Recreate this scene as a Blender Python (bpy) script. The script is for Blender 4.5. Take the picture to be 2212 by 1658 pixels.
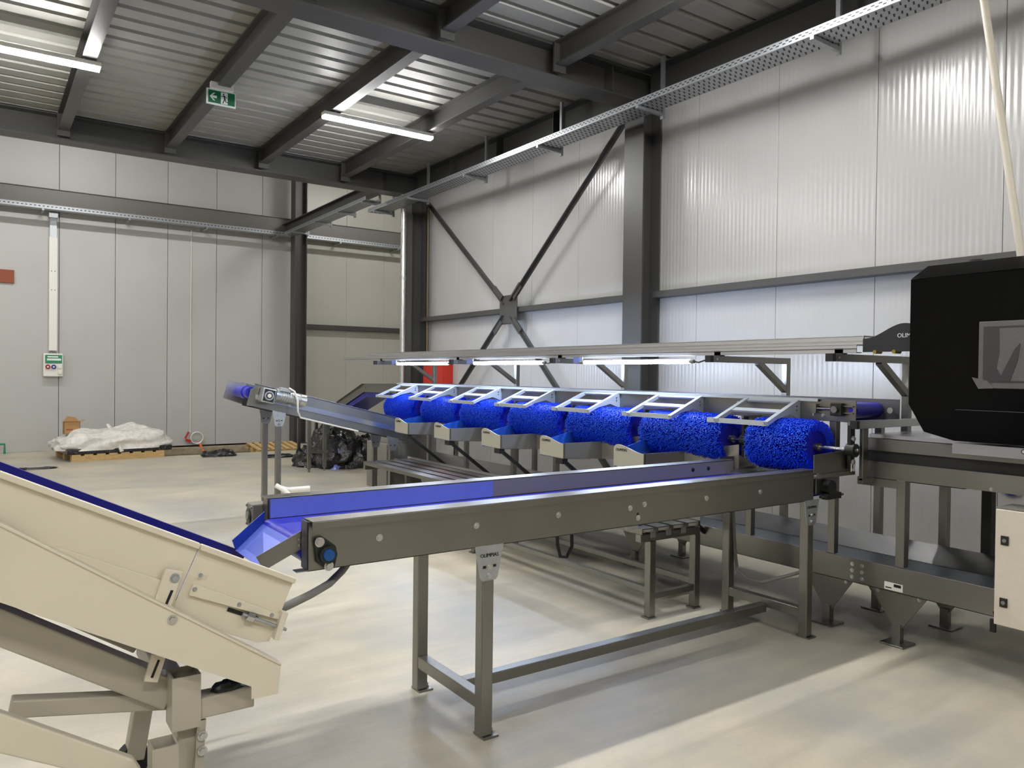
import bpy, math, random
import numpy as np
from mathutils import Vector, Matrix, noise

# ------------------------------------------------------------------ scene, camera, world, exposure
for o in list(bpy.data.objects):
    bpy.data.objects.remove(o)
SC = bpy.context.scene
COL = SC.collection
random.seed(7)
cam_d = bpy.data.cameras.new('camera')
cam_d.sensor_fit = 'HORIZONTAL'
cam_d.sensor_width = 36.0
cam_d.lens = 36.0 * 1660.0 / 2212.0
cam_d.clip_start = 0.05
cam = bpy.data.objects.new('camera', cam_d)
COL.objects.link(cam)
FWD = Vector((0.569816, 0.821662, -0.013484)).normalized()
UP0 = Vector((-0.00206, 0.017837, 0.999839))
RIGHT = FWD.cross(UP0).normalized()
ROLL_UP = RIGHT.cross(FWD).normalized()
CM = Matrix((RIGHT, ROLL_UP, -FWD)).transposed().to_4x4()
CM.translation = Vector((0, 0, 1.64))
cam.matrix_world = CM
SC.camera = cam

w = bpy.data.worlds.new('world')
SC.world = w
w.use_nodes = True
w.node_tree.nodes['Background'].inputs[0].default_value = (0.6, 0.62, 0.65, 1)
w.node_tree.nodes['Background'].inputs[1].default_value = 0.02

SC.view_settings.view_transform = 'Standard'
SC.view_settings.look = 'None'
SC.view_settings.gamma = 1.0
SC.view_settings.use_curve_mapping = False
SC.view_settings.exposure = 0.0
SC.cycles.use_denoising = True
SC.cycles.max_bounces = 8
SC.cycles.diffuse_bounces = 4
SC.cycles.glossy_bounces = 4
SC.cycles.caustics_reflective = False
SC.cycles.caustics_refractive = False
SC.cycles.sample_clamp_indirect = 4.0

LAMP_STRENGTH = 205.0     # ceiling tube lamps
HALL_STRENGTH = 200.0     # lamps of the far hall
TUBE_STRENGTH = 130.0     # tubes of the sorting canopy

# ------------------------------------------------------------------ materials
def lin(c):
    out = []
    for v in c:
        v = v / 255.0
        out.append(v / 12.92 if v <= 0.04045 else ((v + 0.055) / 1.055) ** 2.4)
    return tuple(out)

MATS = {}
def mat(name, rgb, rough=0.5, metal=0.0, var=0.0, vscale=6.0, bump=0.0, bscale=40.0, spec=0.5, stretch=None, coat=0.0, rvar=0.0):
    m = bpy.data.materials.new(name)
    m.use_nodes = True
    nt = m.node_tree
    b = nt.nodes['Principled BSDF']
    c = lin(rgb)
    b.inputs['Base Color'].default_value = (*c, 1)
    b.inputs['Roughness'].default_value = rough
    b.inputs['Metallic'].default_value = metal
    b.inputs['Specular IOR Level'].default_value = spec
    b.inputs['Coat Weight'].default_value = coat
    b.inputs['Coat Roughness'].default_value = 0.1
    geo = nt.nodes.new('ShaderNodeNewGeometry')
    vec = geo.outputs['Position']
    if stretch:
        mp = nt.nodes.new('ShaderNodeMapping')
        mp.inputs['Scale'].default_value = stretch
        nt.links.new(vec, mp.inputs['Vector'])
        vec = mp.outputs['Vector']
    if var > 0 or rvar > 0:
        n = nt.nodes.new('ShaderNodeTexNoise')
        n.inputs['Scale'].default_value = vscale
        n.inputs['Detail'].default_value = 6.0
        n.inputs['Roughness'].default_value = 0.6
        nt.links.new(vec, n.inputs['Vector'])
        if var > 0:
            r = nt.nodes.new('ShaderNodeMapRange')
            r.inputs['From Min'].default_value = 0.3
            r.inputs['From Max'].default_value = 0.7
            r.inputs['To Min'].default_value = 1.0 - var
            r.inputs['To Max'].default_value = 1.0 + var
            nt.links.new(n.outputs['Fac'], r.inputs['Value'])
            mx = nt.nodes.new('ShaderNodeVectorMath')
            mx.operation = 'SCALE'
            mx.inputs[0].default_value = c
            nt.links.new(r.outputs['Result'], mx.inputs['Scale'])
            nt.links.new(mx.outputs['Vector'], b.inputs['Base Color'])
        if rvar > 0:
            r2 = nt.nodes.new('ShaderNodeMapRange')
            r2.inputs['From Min'].default_value = 0.3
            r2.inputs['From Max'].default_value = 0.7
            r2.inputs['To Min'].default_value = max(0.02, rough - rvar)
            r2.inputs['To Max'].default_value = rough + rvar
            nt.links.new(n.outputs['Fac'], r2.inputs['Value'])
            nt.links.new(r2.outputs['Result'], b.inputs['Roughness'])
    if bump > 0:
        n2 = nt.nodes.new('ShaderNodeTexNoise')
        n2.inputs['Scale'].default_value = bscale
        n2.inputs['Detail'].default_value = 5.0
        nt.links.new(vec, n2.inputs['Vector'])
        bp = nt.nodes.new('ShaderNodeBump')
        bp.inputs['Strength'].default_value = bump
        bp.inputs['Distance'].default_value = 0.02
        nt.links.new(n2.outputs['Fac'], bp.inputs['Height'])
        nt.links.new(bp.outputs['Normal'], b.inputs['Normal'])
    MATS[name] = m
    return m

def emit(name, rgb, strength):
    m = bpy.data.materials.new(name)
    m.use_nodes = True
    nt = m.node_tree
    b = nt.nodes['Principled BSDF']
    b.inputs['Base Color'].default_value = (0.8, 0.8, 0.8, 1)
    b.inputs['Emission Color'].default_value = (*lin(rgb), 1)
    b.inputs['Emission Strength'].default_value = strength
    MATS[name] = m
    return m

mat('steel_paint', (66, 65, 63), 0.42, 0.0, var=0.10, vscale=1.5, spec=0.45)
mat('stainless', (138, 136, 131), 0.36, 1.0, var=0.05, vscale=3.0, rvar=0.05)
mat('stainless_bright', (200, 200, 200), 0.26, 1.0, var=0.04, vscale=3.0)
mat('galvanised', (176, 180, 184), 0.42, 0.85, var=0.10, vscale=25.0)
mat('aluminium', (190, 190, 190), 0.38, 0.9)
mat('tray_blue', (48, 104, 222), 0.32, 0.5)  # even deep blue for the far walls of the catch trays
mat('film_shaded', (26, 58, 150), 0.35, 0.3)  # darker copy of the chute's blue film, inner shading put into the colour
mat('film_mid', (104, 120, 216), 0.32, 0.4)
mat('channel_grey', (104, 102, 97), 0.45)  # lighter grey than steel_paint, on the back channel alone
mat('liner_sheet', (150, 147, 146), 0.52, 0.55)
mat('blue_film', (146, 164, 238), 0.28, 0.6, var=0.05, vscale=4.0)
mat('belt_blue', (34, 36, 168), 0.38, 0.0, spec=0.5)
mat('belt_dark', (8, 10, 120), 0.35)
mat('belt_black', (22, 22, 24), 0.5)
mat('belt_grey', (70, 76, 84), 0.42, 0.2, var=0.12, vscale=12)
mb_ = mat('bristle', (10, 60, 240), 0.32, 0.0, spec=0.6)
def bristle_nodes(m):
    nt = m.node_tree; b = nt.nodes['Principled BSDF']
    geo = nt.nodes.new('ShaderNodeNewGeometry')
    n = nt.nodes.new('ShaderNodeTexNoise'); n.inputs['Scale'].default_value = 130.0; n.inputs['Detail'].default_value = 2.0
    nt.links.new(geo.outputs['Position'], n.inputs['Vector'])
    r = nt.nodes.new('ShaderNodeValToRGB'); e = r.color_ramp.elements
    e[0].position = 0.40; e[0].color = (*lin((2, 14, 196)), 1)
    e[1].position = 0.60; e[1].color = (*lin((14, 66, 255)), 1)
    nt.links.new(n.outputs['Fac'], r.inputs['Fac']); nt.links.new(r.outputs['Color'], b.inputs['Base Color'])
bristle_nodes(mb_)
mat('bristle_tip', (66, 128, 255), 0.35, 0.0, var=0.25, vscale=90, spec=0.5)
mat('bristle_core', (4, 8, 150), 0.6)
mat('bright_sheet', (196, 204, 210), 0.36, 0.55)
mat('cream', (216, 208, 188), 0.38, 0.0, var=0.03, vscale=3.0, spec=0.5)
mat('logo_sheet', (176, 172, 158), 0.45, 0.25)
mat('tray_sheet', (150, 147, 140), 0.38, 0.75)
mat('cream_frame', (176, 170, 154), 0.42, 0.0, var=0.06, vscale=4.0)
mat('black_gloss', (4, 4, 4), 0.18, 0.0, spec=0.12)
mat('black_matt', (20, 20, 20), 0.55)
mat('cast_black', (24, 30, 27), 0.40)
mat('cap_blue', (0, 74, 140), 0.35)
mat('grey_housing', (120, 117, 110), 0.45)
mat('white_plastic', (226, 224, 216), 0.40)
mat('cabinet_paint', (205, 197, 182), 0.48, var=0.03, vscale=20)
mat('red_paint', (186, 44, 30), 0.40)
mat('red_plastic', (150, 16, 16), 0.4)
mat('blue_plastic', (28, 40, 140), 0.4)
mat('brown_red', (138, 70, 44), 0.6)
mat('sign_green', (0, 98, 58), 0.45)
mat('sign_white', (225, 232, 226), 0.45)
mat('ink_black', (12, 14, 13), 0.6)
mat('wood', (196, 164, 112), 0.7, var=0.18, vscale=9, stretch=(1, 6, 6))
mat('cardboard', (172, 132, 86), 0.75, var=0.06)
mat('wrap', (214, 210, 203), 0.24, 0.0, var=0.16, vscale=14, bump=0.7, bscale=22, spec=0.7)
mat('black_plastic', (10, 10, 11), 0.20, 0.0, bump=1.0, bscale=16, spec=0.7)
mat('green_plastic', (40, 130, 90), 0.5)
mat('orange_strap', (214, 100, 40), 0.6)
mat('grey_cable', (128, 126, 122), 0.5)
mat('dark_cable', (70, 68, 66), 0.5)
mat('brass', (150, 130, 60), 0.4, 0.8)
mat('film_grey', (92, 90, 90), 0.35, bump=0.25, bscale=14)
mat('film_dark', (52, 52, 53), 0.35)
mat('hump_black', (24, 27, 30), 0.4)
mat('kerb', (150, 138, 112), 0.85, var=0.25, vscale=7, bump=0.5, bscale=18)
mat('dirt', (120, 108, 88), 0.95, var=0.35, vscale=5, bump=0.9, bscale=14)
mat('deck', (150, 149, 142), 0.50, 0.15, var=0.06, vscale=2.2)
mat('pipe_steel', (196, 196, 194), 0.3, 0.9)
mat('rust_pipe', (92, 78, 54), 0.5)
mat('lens_dark', (30, 30, 40), 0.3)
mat('plain_wall', (205, 202, 195), 0.5)
emit('lamp_warm', (255, 254, 252), LAMP_STRENGTH)
emit('lamp_hall', (255, 254, 252), HALL_STRENGTH)
emit('tube_cool', (205, 224, 255), TUBE_STRENGTH)

def wall_mat(name, rgb, rough, axis, rib, ribstr, speck):
    m = mat(name, rgb, rough, 0.0, var=0.025, vscale=1.3, spec=0.5)
    nt = m.node_tree
    b = nt.nodes['Principled BSDF']
    geo = nt.nodes.new('ShaderNodeNewGeometry')
    wv = nt.nodes.new('ShaderNodeTexWave')
    wv.wave_type = 'BANDS'
    wv.bands_direction = axis
    wv.wave_profile = 'SIN'
    wv.inputs['Scale'].default_value = 2 * math.pi / (20 * rib)
    wv.inputs['Distortion'].default_value = 0.0
    nt.links.new(geo.outputs['Position'], wv.inputs['Vector'])
    bp = nt.nodes.new('ShaderNodeBump')
    bp.inputs['Strength'].default_value = ribstr
    bp.inputs['Distance'].default_value = 0.004
    nt.links.new(wv.outputs['Fac'], bp.inputs['Height'])
    if speck > 0:
        n = nt.nodes.new('ShaderNodeTexNoise')
        n.inputs['Scale'].default_value = 9.0
        n.inputs['Detail'].default_value = 8.0
        nt.links.new(geo.outputs['Position'], n.inputs['Vector'])
        bp2 = nt.nodes.new('ShaderNodeBump')
        bp2.inputs['Strength'].default_value = speck
        bp2.inputs['Distance'].default_value = 0.01
        nt.links.new(n.outputs['Fac'], bp2.inputs['Height'])
        nt.links.new(bp.outputs['Normal'], bp2.inputs['Normal'])
        nt.links.new(bp2.outputs['Normal'], b.inputs['Normal'])
    else:
        nt.links.new(bp.outputs['Normal'], b.inputs['Normal'])
    return m
wall_mat('panel_white', (174, 173, 170), 0.24, 'Y', 0.05, 0.32, 0.0)
wall_mat('panel_white_back', (176, 174, 164), 0.36, 'X', 0.05, 0.15, 0.0)
wall_mat('panel_grey', (180, 179, 177), 0.48, 'X', 0.05, 0.05, 0.12)

def floor_mat():
    m = mat('concrete', (176, 171, 160), 0.42, 0.0, spec=0.45)
    nt = m.node_tree
    b = nt.nodes['Principled BSDF']
    geo = nt.nodes.new('ShaderNodeNewGeometry')
    def nz(scale, detail, stretch):
        mp = nt.nodes.new('ShaderNodeMapping')
        mp.inputs['Scale'].default_value = stretch
        nt.links.new(geo.outputs['Position'], mp.inputs['Vector'])
        n = nt.nodes.new('ShaderNodeTexNoise')
        n.inputs['Scale'].default_value = scale
        n.inputs['Detail'].default_value = detail
        n.inputs['Roughness'].default_value = 0.62
        nt.links.new(mp.outputs['Vector'], n.inputs['Vector'])
        return n
    big = nz(0.8, 6, (1, 1, 1))
    streak = nz(3.0, 8, (0.35, 2.2, 1))
    fine = nz(38, 4, (1, 1, 1))
    ramp = nt.nodes.new('ShaderNodeValToRGB')
    e = ramp.color_ramp.elements
    e[0].position = 0.30
    e[0].color = (*lin((158, 156, 150)), 1)
    e[1].position = 0.72
    e[1].color = (*lin((196, 186, 162)), 1)
    nt.links.new(big.outputs['Fac'], ramp.inputs['Fac'])
    def mul(a_socket, n, lo, hi):
        r = nt.nodes.new('ShaderNodeMapRange')
        r.inputs['From Min'].default_value = 0.3
        r.inputs['From Max'].default_value = 0.7
        r.inputs['To Min'].default_value = lo
        r.inputs['To Max'].default_value = hi
        nt.links.new(n.outputs['Fac'], r.inputs['Value'])
        v = nt.nodes.new('ShaderNodeVectorMath')
        v.operation = 'SCALE'
        nt.links.new(a_socket, v.inputs[0])
        nt.links.new(r.outputs['Result'], v.inputs['Scale'])
        return v.outputs['Vector']
    c = mul(ramp.outputs['Color'], streak, 0.86, 1.10)
    c = mul(c, fine, 0.97, 1.03)
    nt.links.new(c, b.inputs['Base Color'])
    r = nt.nodes.new('ShaderNodeMapRange')
    r.inputs['From Min'].default_value = 0.3
    r.inputs['From Max'].default_value = 0.7
    r.inputs['To Min'].default_value = 0.34
    r.inputs['To Max'].default_value = 0.55
    nt.links.new(streak.outputs['Fac'], r.inputs['Value'])
    nt.links.new(r.outputs['Result'], b.inputs['Roughness'])
    bp = nt.nodes.new('ShaderNodeBump')
    bp.inputs['Strength'].default_value = 0.08
    bp.inputs['Distance'].default_value = 0.01
    nt.links.new(fine.outputs['Fac'], bp.inputs['Height'])
    nt.links.new(bp.outputs['Normal'], b.inputs['Normal'])
floor_mat()

# ------------------------------------------------------------------ mesh helpers
class MB:
    def __init__(s):
        s.v = []; s.f = []
    def add(s, vs, fs):
        k = len(s.v)
        s.v += [tuple(p) for p in vs]
        s.f += [tuple(i + k for i in f) for f in fs]
        return s
    def box(s, x0, x1, y0, y1, z0, z1):
        return s.hexa([(x0,y0,z0),(x1,y0,z0),(x1,y1,z0),(x0,y1,z0),(x0,y0,z1),(x1,y0,z1),(x1,y1,z1),(x0,y1,z1)])
    def hexa(s, p):
        return s.add(p, [(3,2,1,0),(4,5,6,7),(0,1,5,4),(1,2,6,5),(2,3,7,6),(3,0,4,7)])
    def bar(s, p, q, w, h, up=(0,0,1)):
        p = Vector(p); q = Vector(q); d = (q-p).normalized(); up = Vector(up)
        sd = d.cross(up)
        if sd.length < 1e-4: sd = d.cross(Vector((1,0,0)))
        sd.normalize(); u = sd.cross(d).normalized()
        a = sd*(w/2); b = u*(h/2)
        return s.hexa([p-a-b,p+a-b,q+a-b,q-a-b,p-a+b,p+a+b,q+a+b,q-a+b])
    def cyl(s, p, q, r, n=14, r2=None):
        p = Vector(p); q = Vector(q); d = (q-p).normalized()
        a = d.orthogonal().normalized(); b = d.cross(a)
        r2 = r if r2 is None else r2
        vs = []
        for i in range(n):
            t = 2*math.pi*i/n; e = a*math.cos(t)+b*math.sin(t)
            vs.append(p+e*r)
        for i in range(n):
            t = 2*math.pi*i/n; e = a*math.cos(t)+b*math.sin(t)
            vs.append(q+e*r2)
        fs = [(i,(i+1)%n,n+(i+1)%n,n+i) for i in range(n)]
        fs += [tuple(range(n-1,-1,-1)), tuple(range(n,2*n))]
        return s.add(vs, fs)
    def prism(s, poly, axis, a, b):
        n = len(poly)
        def pt(u, v, t):
            return {'x': (t,u,v), 'y': (u,t,v), 'z': (u,v,t)}[axis]
        vs = [pt(u,v,a) for u,v in poly] + [pt(u,v,b) for u,v in poly]
        fs = [(i,(i+1)%n,n+(i+1)%n,n+i) for i in range(n)]
        fs += [tuple(range(n-1,-1,-1)), tuple(range(n,2*n))]
        return s.add(vs, fs)
    def plate(s, pts, t):
        pts = [Vector(p) for p in pts]
        nrm = (pts[1]-pts[0]).cross(pts[2]-pts[0]).normalized()*t
        n = len(pts)
        fs = [(i,(i+1)%n,n+(i+1)%n,n+i) for i in range(n)]
        fs += [tuple(range(n-1,-1,-1)), tuple(range(n,2*n))]
        return s.add(pts+[p+nrm for p in pts], fs)
    def tube(s, path, r, n=8):
        path = [Vector(p) for p in path]
        k0 = len(s.v); up = None; vs = []; fs = []
        for i, p in enumerate(path):
            d = (path[min(i+1,len(path)-1)]-path[max(i-1,0)]).normalized()
            if up is None: up = d.orthogonal().normalized()
            a = (up-d*up.dot(d)).normalized(); up = a; b = d.cross(a)
            for j in range(n):
                t = 2*math.pi*j/n
                vs.append(p+(a*math.cos(t)+b*math.sin(t))*r)
        for i in range(len(path)-1):
            for j in range(n):
                fs.append((i*n+j, i*n+(j+1)%n, (i+1)*n+(j+1)%n, (i+1)*n+j))
        fs.append(tuple(range(n-1,-1,-1)))
        m = (len(path)-1)*n
        fs.append(tuple(range(m,m+n)))
        return s.add(vs, fs)
    def ibeam(s, p, q, depth, width, tf=0.014, tw=0.010, up=(0,0,1)):
        # p,q: axis points at mid depth
        u = Vector(up)
        s.bar(Vector(p)+u*(depth/2-tf/2), Vector(q)+u*(depth/2-tf/2), width, tf, up)
        s.bar(Vector(p)-u*(depth/2-tf/2), Vector(q)-u*(depth/2-tf/2), width, tf, up)
        s.bar(p, q, tw, depth-2*tf, up)
        return s
    def build(s, name, m, parent=None, smooth=False, bevel=0.0, origin=None):
        vs = np.array([tuple(p) for p in s.v], dtype=float)
        lo = vs.min(0); hi = vs.max(0)
        o = np.array([(lo[0]+hi[0])/2,(lo[1]+hi[1])/2, lo[2]]) if origin is None else np.array(origin, float)
        me = bpy.data.meshes.new(name)
        me.from_pydata([tuple(p) for p in (vs-o)], [], s.f)
        me.materials.append(MATS[m])
        import bmesh
        bm = bmesh.new(); bm.from_mesh(me)
        bmesh.ops.recalc_face_normals(bm, faces=bm.faces)
        bm.to_mesh(me); bm.free()
        if smooth:
            for p in me.polygons: p.use_smooth = True
            me.set_sharp_from_angle(angle=math.radians(38))
        ob = bpy.data.objects.new(name, me)
        COL.objects.link(ob)
        if parent is not None:
            ob.parent = parent
            pw = wloc(parent)
            ob.location = Vector(tuple(o)) - pw
        else:
            ob.location = tuple(o)
        if bevel > 0:
            md = ob.modifiers.new('bevel', 'BEVEL'); md.width = bevel; md.segments = 2; md.limit_method = 'ANGLE'
        return ob

def wloc(o):
    v = Vector((0,0,0))
    while o is not None:
        v += Vector(o.location); o = o.parent
    return v

def thing(name, label, cat, loc=(0,0,0), group=None):
    o = bpy.data.objects.new(name, None)
    o.empty_display_size = 0.1
    COL.objects.link(o); o.location = loc
    o['label'] = label; o['category'] = cat
    if group: o['group'] = group
    return o
def tag(o, label, cat, group=None):
    o['label'] = label; o['category'] = cat
    if group: o['group'] = group
    return o
def struct(o):
    o['kind'] = 'structure'; return o
def root_struct(name, loc=(0,0,0)):
    o = bpy.data.objects.new(name, None); COL.objects.link(o); o.location = loc
    o['kind'] = 'structure'; return o
def dup(ob, parent, world):
    c = ob.copy(); COL.objects.link(c); c.parent = parent
    c.location = Vector(world) - (wloc(parent) if parent else Vector((0,0,0)))
    return c

def text(body, size, origin, xdir, ydir, m, parent, name='lettering', depth=0.0012):
    cu = bpy.data.curves.new(name, 'FONT'); cu.body = body; cu.size = size; cu.extrude = depth
    cu.align_x = 'CENTER'; cu.align_y = 'CENTER'; cu.resolution_u = 3
    t = bpy.data.objects.new(name+'_tmp', cu); COL.objects.link(t)
    bpy.context.view_layer.update()
    me = bpy.data.meshes.new_from_object(t.evaluated_get(bpy.context.evaluated_depsgraph_get()))
    bpy.data.objects.remove(t)
    x = Vector(xdir).normalized(); y = Vector(ydir).normalized(); z = x.cross(y)
    me.transform(Matrix((x,y,z)).transposed().to_4x4())
    me.materials.clear(); me.materials.append(MATS[m])
    me.name = name
    ob = bpy.data.objects.new(name, me); COL.objects.link(ob)
    ob.parent = parent; ob.location = Vector(origin) - wloc(parent)
    return ob

BOLT = {}
def bolt(parent, pos, axis, r=0.011, m='stainless_bright', name='bolt'):
    key = (axis, r, m)
    if key not in BOLT:
        d = {'-y': Vector((0,-1,0)), '-x': Vector((-1,0,0)), 'z': Vector((0,0,1))}[axis]
        b = MB().cyl((0,0,0), d*(r*0.25), r*1.5, 12).cyl(d*(r*0.2), d*(r*0.9), r, 6)
        ob = b.build(name, m, parent, origin=(0,0,0))
        ob.location = Vector(pos) - wloc(parent)
        BOLT[key] = ob.data
        return ob
    ob = bpy.data.objects.new(name, BOLT[key]); COL.objects.link(ob)
    ob.parent = parent; ob.location = Vector(pos) - wloc(parent)
    return ob

def lump(cx, cy, z0, sx, sy, h, seed, amp, m, name, parent=None, rot=0.0, n=26, power=3.0, smooth=True, fr=3.0):
    # lumpy heap: a rounded mound standing on z0
    b = MB(); vs = []; fs = []
    rings = n//2
    for i in range(rings+1):
        ph = (i/rings)*math.pi/2
        for j in range(n):
            th = 2*math.pi*j/n
            ct, st = math.cos(th), math.sin(th)
            k = (abs(ct)**power+abs(st)**power)**(-1/power)
            rr = math.cos(ph)**0.45 if i < rings else 0.0
            zz = math.sin(ph)**0.8
            p = Vector((ct*k*rr, st*k*rr, zz))
            nn = noise.noise_vector(p*fr+Vector((seed*7.3, seed*1.7, seed*3.1)))
            d = noise.noise(p*fr*2.1+Vector((seed, seed*2, 5)))
            q = Vector((p.x*sx/2*(1+amp*nn.x), p.y*sy/2*(1+amp*nn.y), max(0.0, p.z*h*(1+amp*1.2*d)*(0.55+0.45*noise.noise(p*1.6+Vector((seed,0,0)))+0.2))))
            if i == 0: q.z = 0
            c, s_ = math.cos(rot), math.sin(rot)
            vs.append((cx+q.x*c-q.y*s_, cy+q.x*s_+q.y*c, z0+q.z))
    for i in range(rings):
        for j in range(n):
            fs.append((i*n+j, i*n+(j+1)%n, (i+1)*n+(j+1)%n, (i+1)*n+j))
    fs.append(tuple(range(n-1,-1,-1)))
    b.add(vs, fs)
    return b.build(name, m, parent, smooth=smooth)

# ------------------------------------------------------------------ the setting
ZD = 4.98            # underside of the roof deck
XW = 6.30            # inner face of the right wall
YB = 17.70           # inner face of the back wall

fl = MB()
fl.box(-7, 12, -6, 15.65, -0.25, 0.0)
fl.box(-7, 2.9, 15.65, 17.7, -0.25, 0.0)
fl.box(5.7, 12, 15.65, 17.7, -0.25, 0.0)
floor = struct(fl.build('floor', 'concrete', origin=(0, 5, 0)))
tr = MB().box(2.9, 5.7, 15.65, 17.7, -0.40, -0.17)
tr.build('gravel_strip', 'dirt', floor)
MB().box(2.9, 5.7, 17.42, 17.7, -0.17, -0.03).build('kerb', 'kerb', floor, bevel=0.01)

def panels(root, mesh_box, n, name, m, place):
    first = None
    for i in range(n):
        p = place(i)
        if first is None:
            first = mesh_box.build(name, m, root, origin=(0,0,0), bevel=0.004)
            first.location = Vector(p) - wloc(root)
        else:
            dup(first, root, p)
# right wall: one metre sandwich panels, joints at y = 0.70 + k
wr = root_struct('wall_right', (XW, 3, 0))
MB().box(XW+0.06, XW+0.14, -6, 12.0, 0, 5.3).build('wall_backing', 'black_matt', wr)
panels(wr, MB().box(0, 0.07, 0.004, 0.996, 0, 5.1), 18, 'panel', 'panel_white', lambda i: (XW, -6.30+0.995*i, 0))
# back wall: joints at x = 0.30 + k ; greyish panels up to the column, paler ones right of it
wb = root_struct('wall_back', (2, YB, 0))
MB().box(-7, 12, YB+0.06, YB+0.14, -0.2, 7.4).build('wall_backing', 'black_matt', wb)
panels(wb, MB().box(0.004, 0.996, 0, 0.07, 0.0, 7.2), 13, 'panel', 'panel_grey', lambda i: (-6.70+1.0*i, YB, 0))
panels(wb, MB().box(0.004, 0.996, 0, 0.07, 0.0, 7.2), 6, 'panel', 'panel_white_back', lambda i: (6.34+0.995*i, YB, 0))
wl = struct(MB().box(-7.2, -7.0, -6, 17.8, 0, 7.4).build('wall_left', 'plain_wall'))
wf = struct(MB().box(-7.2, 6.5, -6.2, -6.0, 0, 5.3).build('wall_front', 'plain_wall'))
wh = struct(MB().box(12.0, 12.2, 12, 17.8, 0, 7.4).build('wall_hall', 'plain_wall'))
wn = struct(MB().box(6.44, 12.2, 11.9, 12.0, 0, 7.4).build('wall_near_hall', 'plain_wall'))
wu = struct(MB().box(-7.2, 6.44, 11.99, 12.06, 4.99, 7.4).build('wall_upper', 'plain_wall'))

# corrugated roof deck, ribs along x
ce = root_struct('ceiling', (0, 3, ZD))
PITCH = 0.267
def deck_profile(y0, n):
    pts = []
    for k in range(n):
        y = y0 + k*PITCH
        pts += [(y, ZD), (y+0.185, ZD), (y+0.200, ZD+0.048), (y+0.252, ZD+0.048)]
    pts.append((y0+n*PITCH, ZD))
    return pts
def deck_sheet(y0, n):
    pr = deck_profile(y0, n)
    b = MB(); vs = []; fs = []
    for x in (-7.0, 6.36):
        for (y, z) in pr: vs.append((x, y, z))
    k = len(pr)
    for i in range(k-1): fs.append((i, i+1, k+i+1, k+i))
    top = len(vs)
    b.add(vs, fs)
    return b
# sheets of four ribs each, sharing one mesh
NS = 17
first = None
for i in range(NS):
    y0 = 11.96 - (i+1)*4*PITCH
    if first is None:
        first = deck_sheet(0, 4).build('deck_sheet', 'deck', ce, origin=(0,0,0))
        first.location = Vector((0, y0, 0)) - wloc(ce)
    else:
        dup(first, ce, (0, y0, 0))
MB().box(-7.2, 6.5, -6.2, 12.0, ZD+0.08, ZD+0.2).build('slab', 'plain_wall', ce)
struct(MB().box(-7.2, 12.2, 12.06, 17.9, 7.2, 7.4).build('ceiling_hall', 'plain_wall'))

# ------------------------------------------------------------------ steelwork
def column(x, y, z1, label):
    t = thing('steel_column', label, 'column', (x, y, 0))
    b = MB()
    b.box(x-0.14, x-0.122, y-0.15, y+0.15, 0.02, z1)
    b.box(x+0.122, x+0.14, y-0.15, y+0.15, 0.02, z1)
    b.box(x-0.122, x+0.122, y-0.006, y+0.006, 0.02, z1)
    b.build('shaft', 'steel_paint', t)
    MB().box(x-0.155, x+0.155, y-0.19, y+0.19, 0, 0.02).build('base_plate', 'steel_paint', t)
    return t
column(6.14, 6.32, 4.62, 'dark grey steel column on the right wall, right of the cross bracing')
column(6.14, 11.83, 4.62, 'dark grey steel corner column beside the bright vertical downpipe')
column(5.98, 17.20, 7.1, 'dark grey steel column standing at the back wall, left of the pale panels')

def crossbeam(y, label):
    t = thing('roof_crossbeam', label, 'beam', (0, y, 4.65))
    b = MB().ibeam((-6.9, y, 4.80), (6.29, y, 4.80), 0.33, 0.30, 0.018, 0.012)
    b.build('girder', 'steel_paint', t)
    for x in (5.55,):
        MB().box(x-0.006, x+0.006, y-0.14, y+0.14, 4.67, 4.93).build('stiffener', 'steel_paint', t)
    return t
crossbeam(11.83, 'deep grey roof crossbeam in front of the back wall, farther one')
crossbeam(6.32, 'deep grey roof crossbeam across the top centre, nearer one')

def joist(x, y0, y1, label, name='roof_joist', w=0.13, z0=4.745):
    t = thing(name, label, 'beam', (x, (y0+y1)/2, z0))
    MB().ibeam((x, y0, (z0+4.975)/2), (x, y1, (z0+4.975)/2), 4.975-z0, w, 0.014, 0.010).build('girder', 'steel_paint', t)
    for y, s in ((y0, 1), (y1, -1)):
        MB().box(x-0.075, x+0.075, y-0.012, y+0.012, 4.675, 4.96).build('end_plate', 'steel_paint', t)
    return t
joist(0.90, 6.49, 11.66, 'grey roof joist crossed by the left ceiling lamp')
joist(2.20, 6.49, 11.66, 'grey roof joist carrying the green exit sign')
joist(3.50, 6.49, 11.66, 'grey roof joist at the left end of the middle ceiling lamp')
joist(4.80, 6.49, 11.66, 'grey roof joist crossed by the right end of the middle ceiling lamp')
joist(2.20, 0.80, 6.15, 'grey roof joist at the top edge, leftmost one in front of the near crossbeam')
joist(3.50, 0.80, 6.15, 'grey roof joist at top centre meeting the near crossbeam, left of pale deck strips')
joist(4.80, 0.80, 6.15, 'grey roof joist at upper right meeting the near crossbeam, right of the pale deck strips')
for (y0, y1, lb) in ((6.47, 11.68, 'dark eaves beam above the cable tray, far stretch up to the corner column'),
                     (-5.9, 6.17, 'dark eaves beam above the cable tray, near stretch at upper right')):
    t = thing('eaves_beam', lb, 'beam', (6.12, (y0+y1)/2, 4.66))
    MB().ibeam((6.10, y0, 4.815), (6.10, y1, 4.815), 0.32, 0.26, 0.016, 0.011).build('girder', 'steel_paint', t)
    for k in range(1, 4):
        y = y0 + (y1-y0)*k/4
        MB().box(5.975, 6.095, y-0.005, y+0.005, 4.672, 4.958).build('stiffener', 'steel_paint', t)

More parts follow.
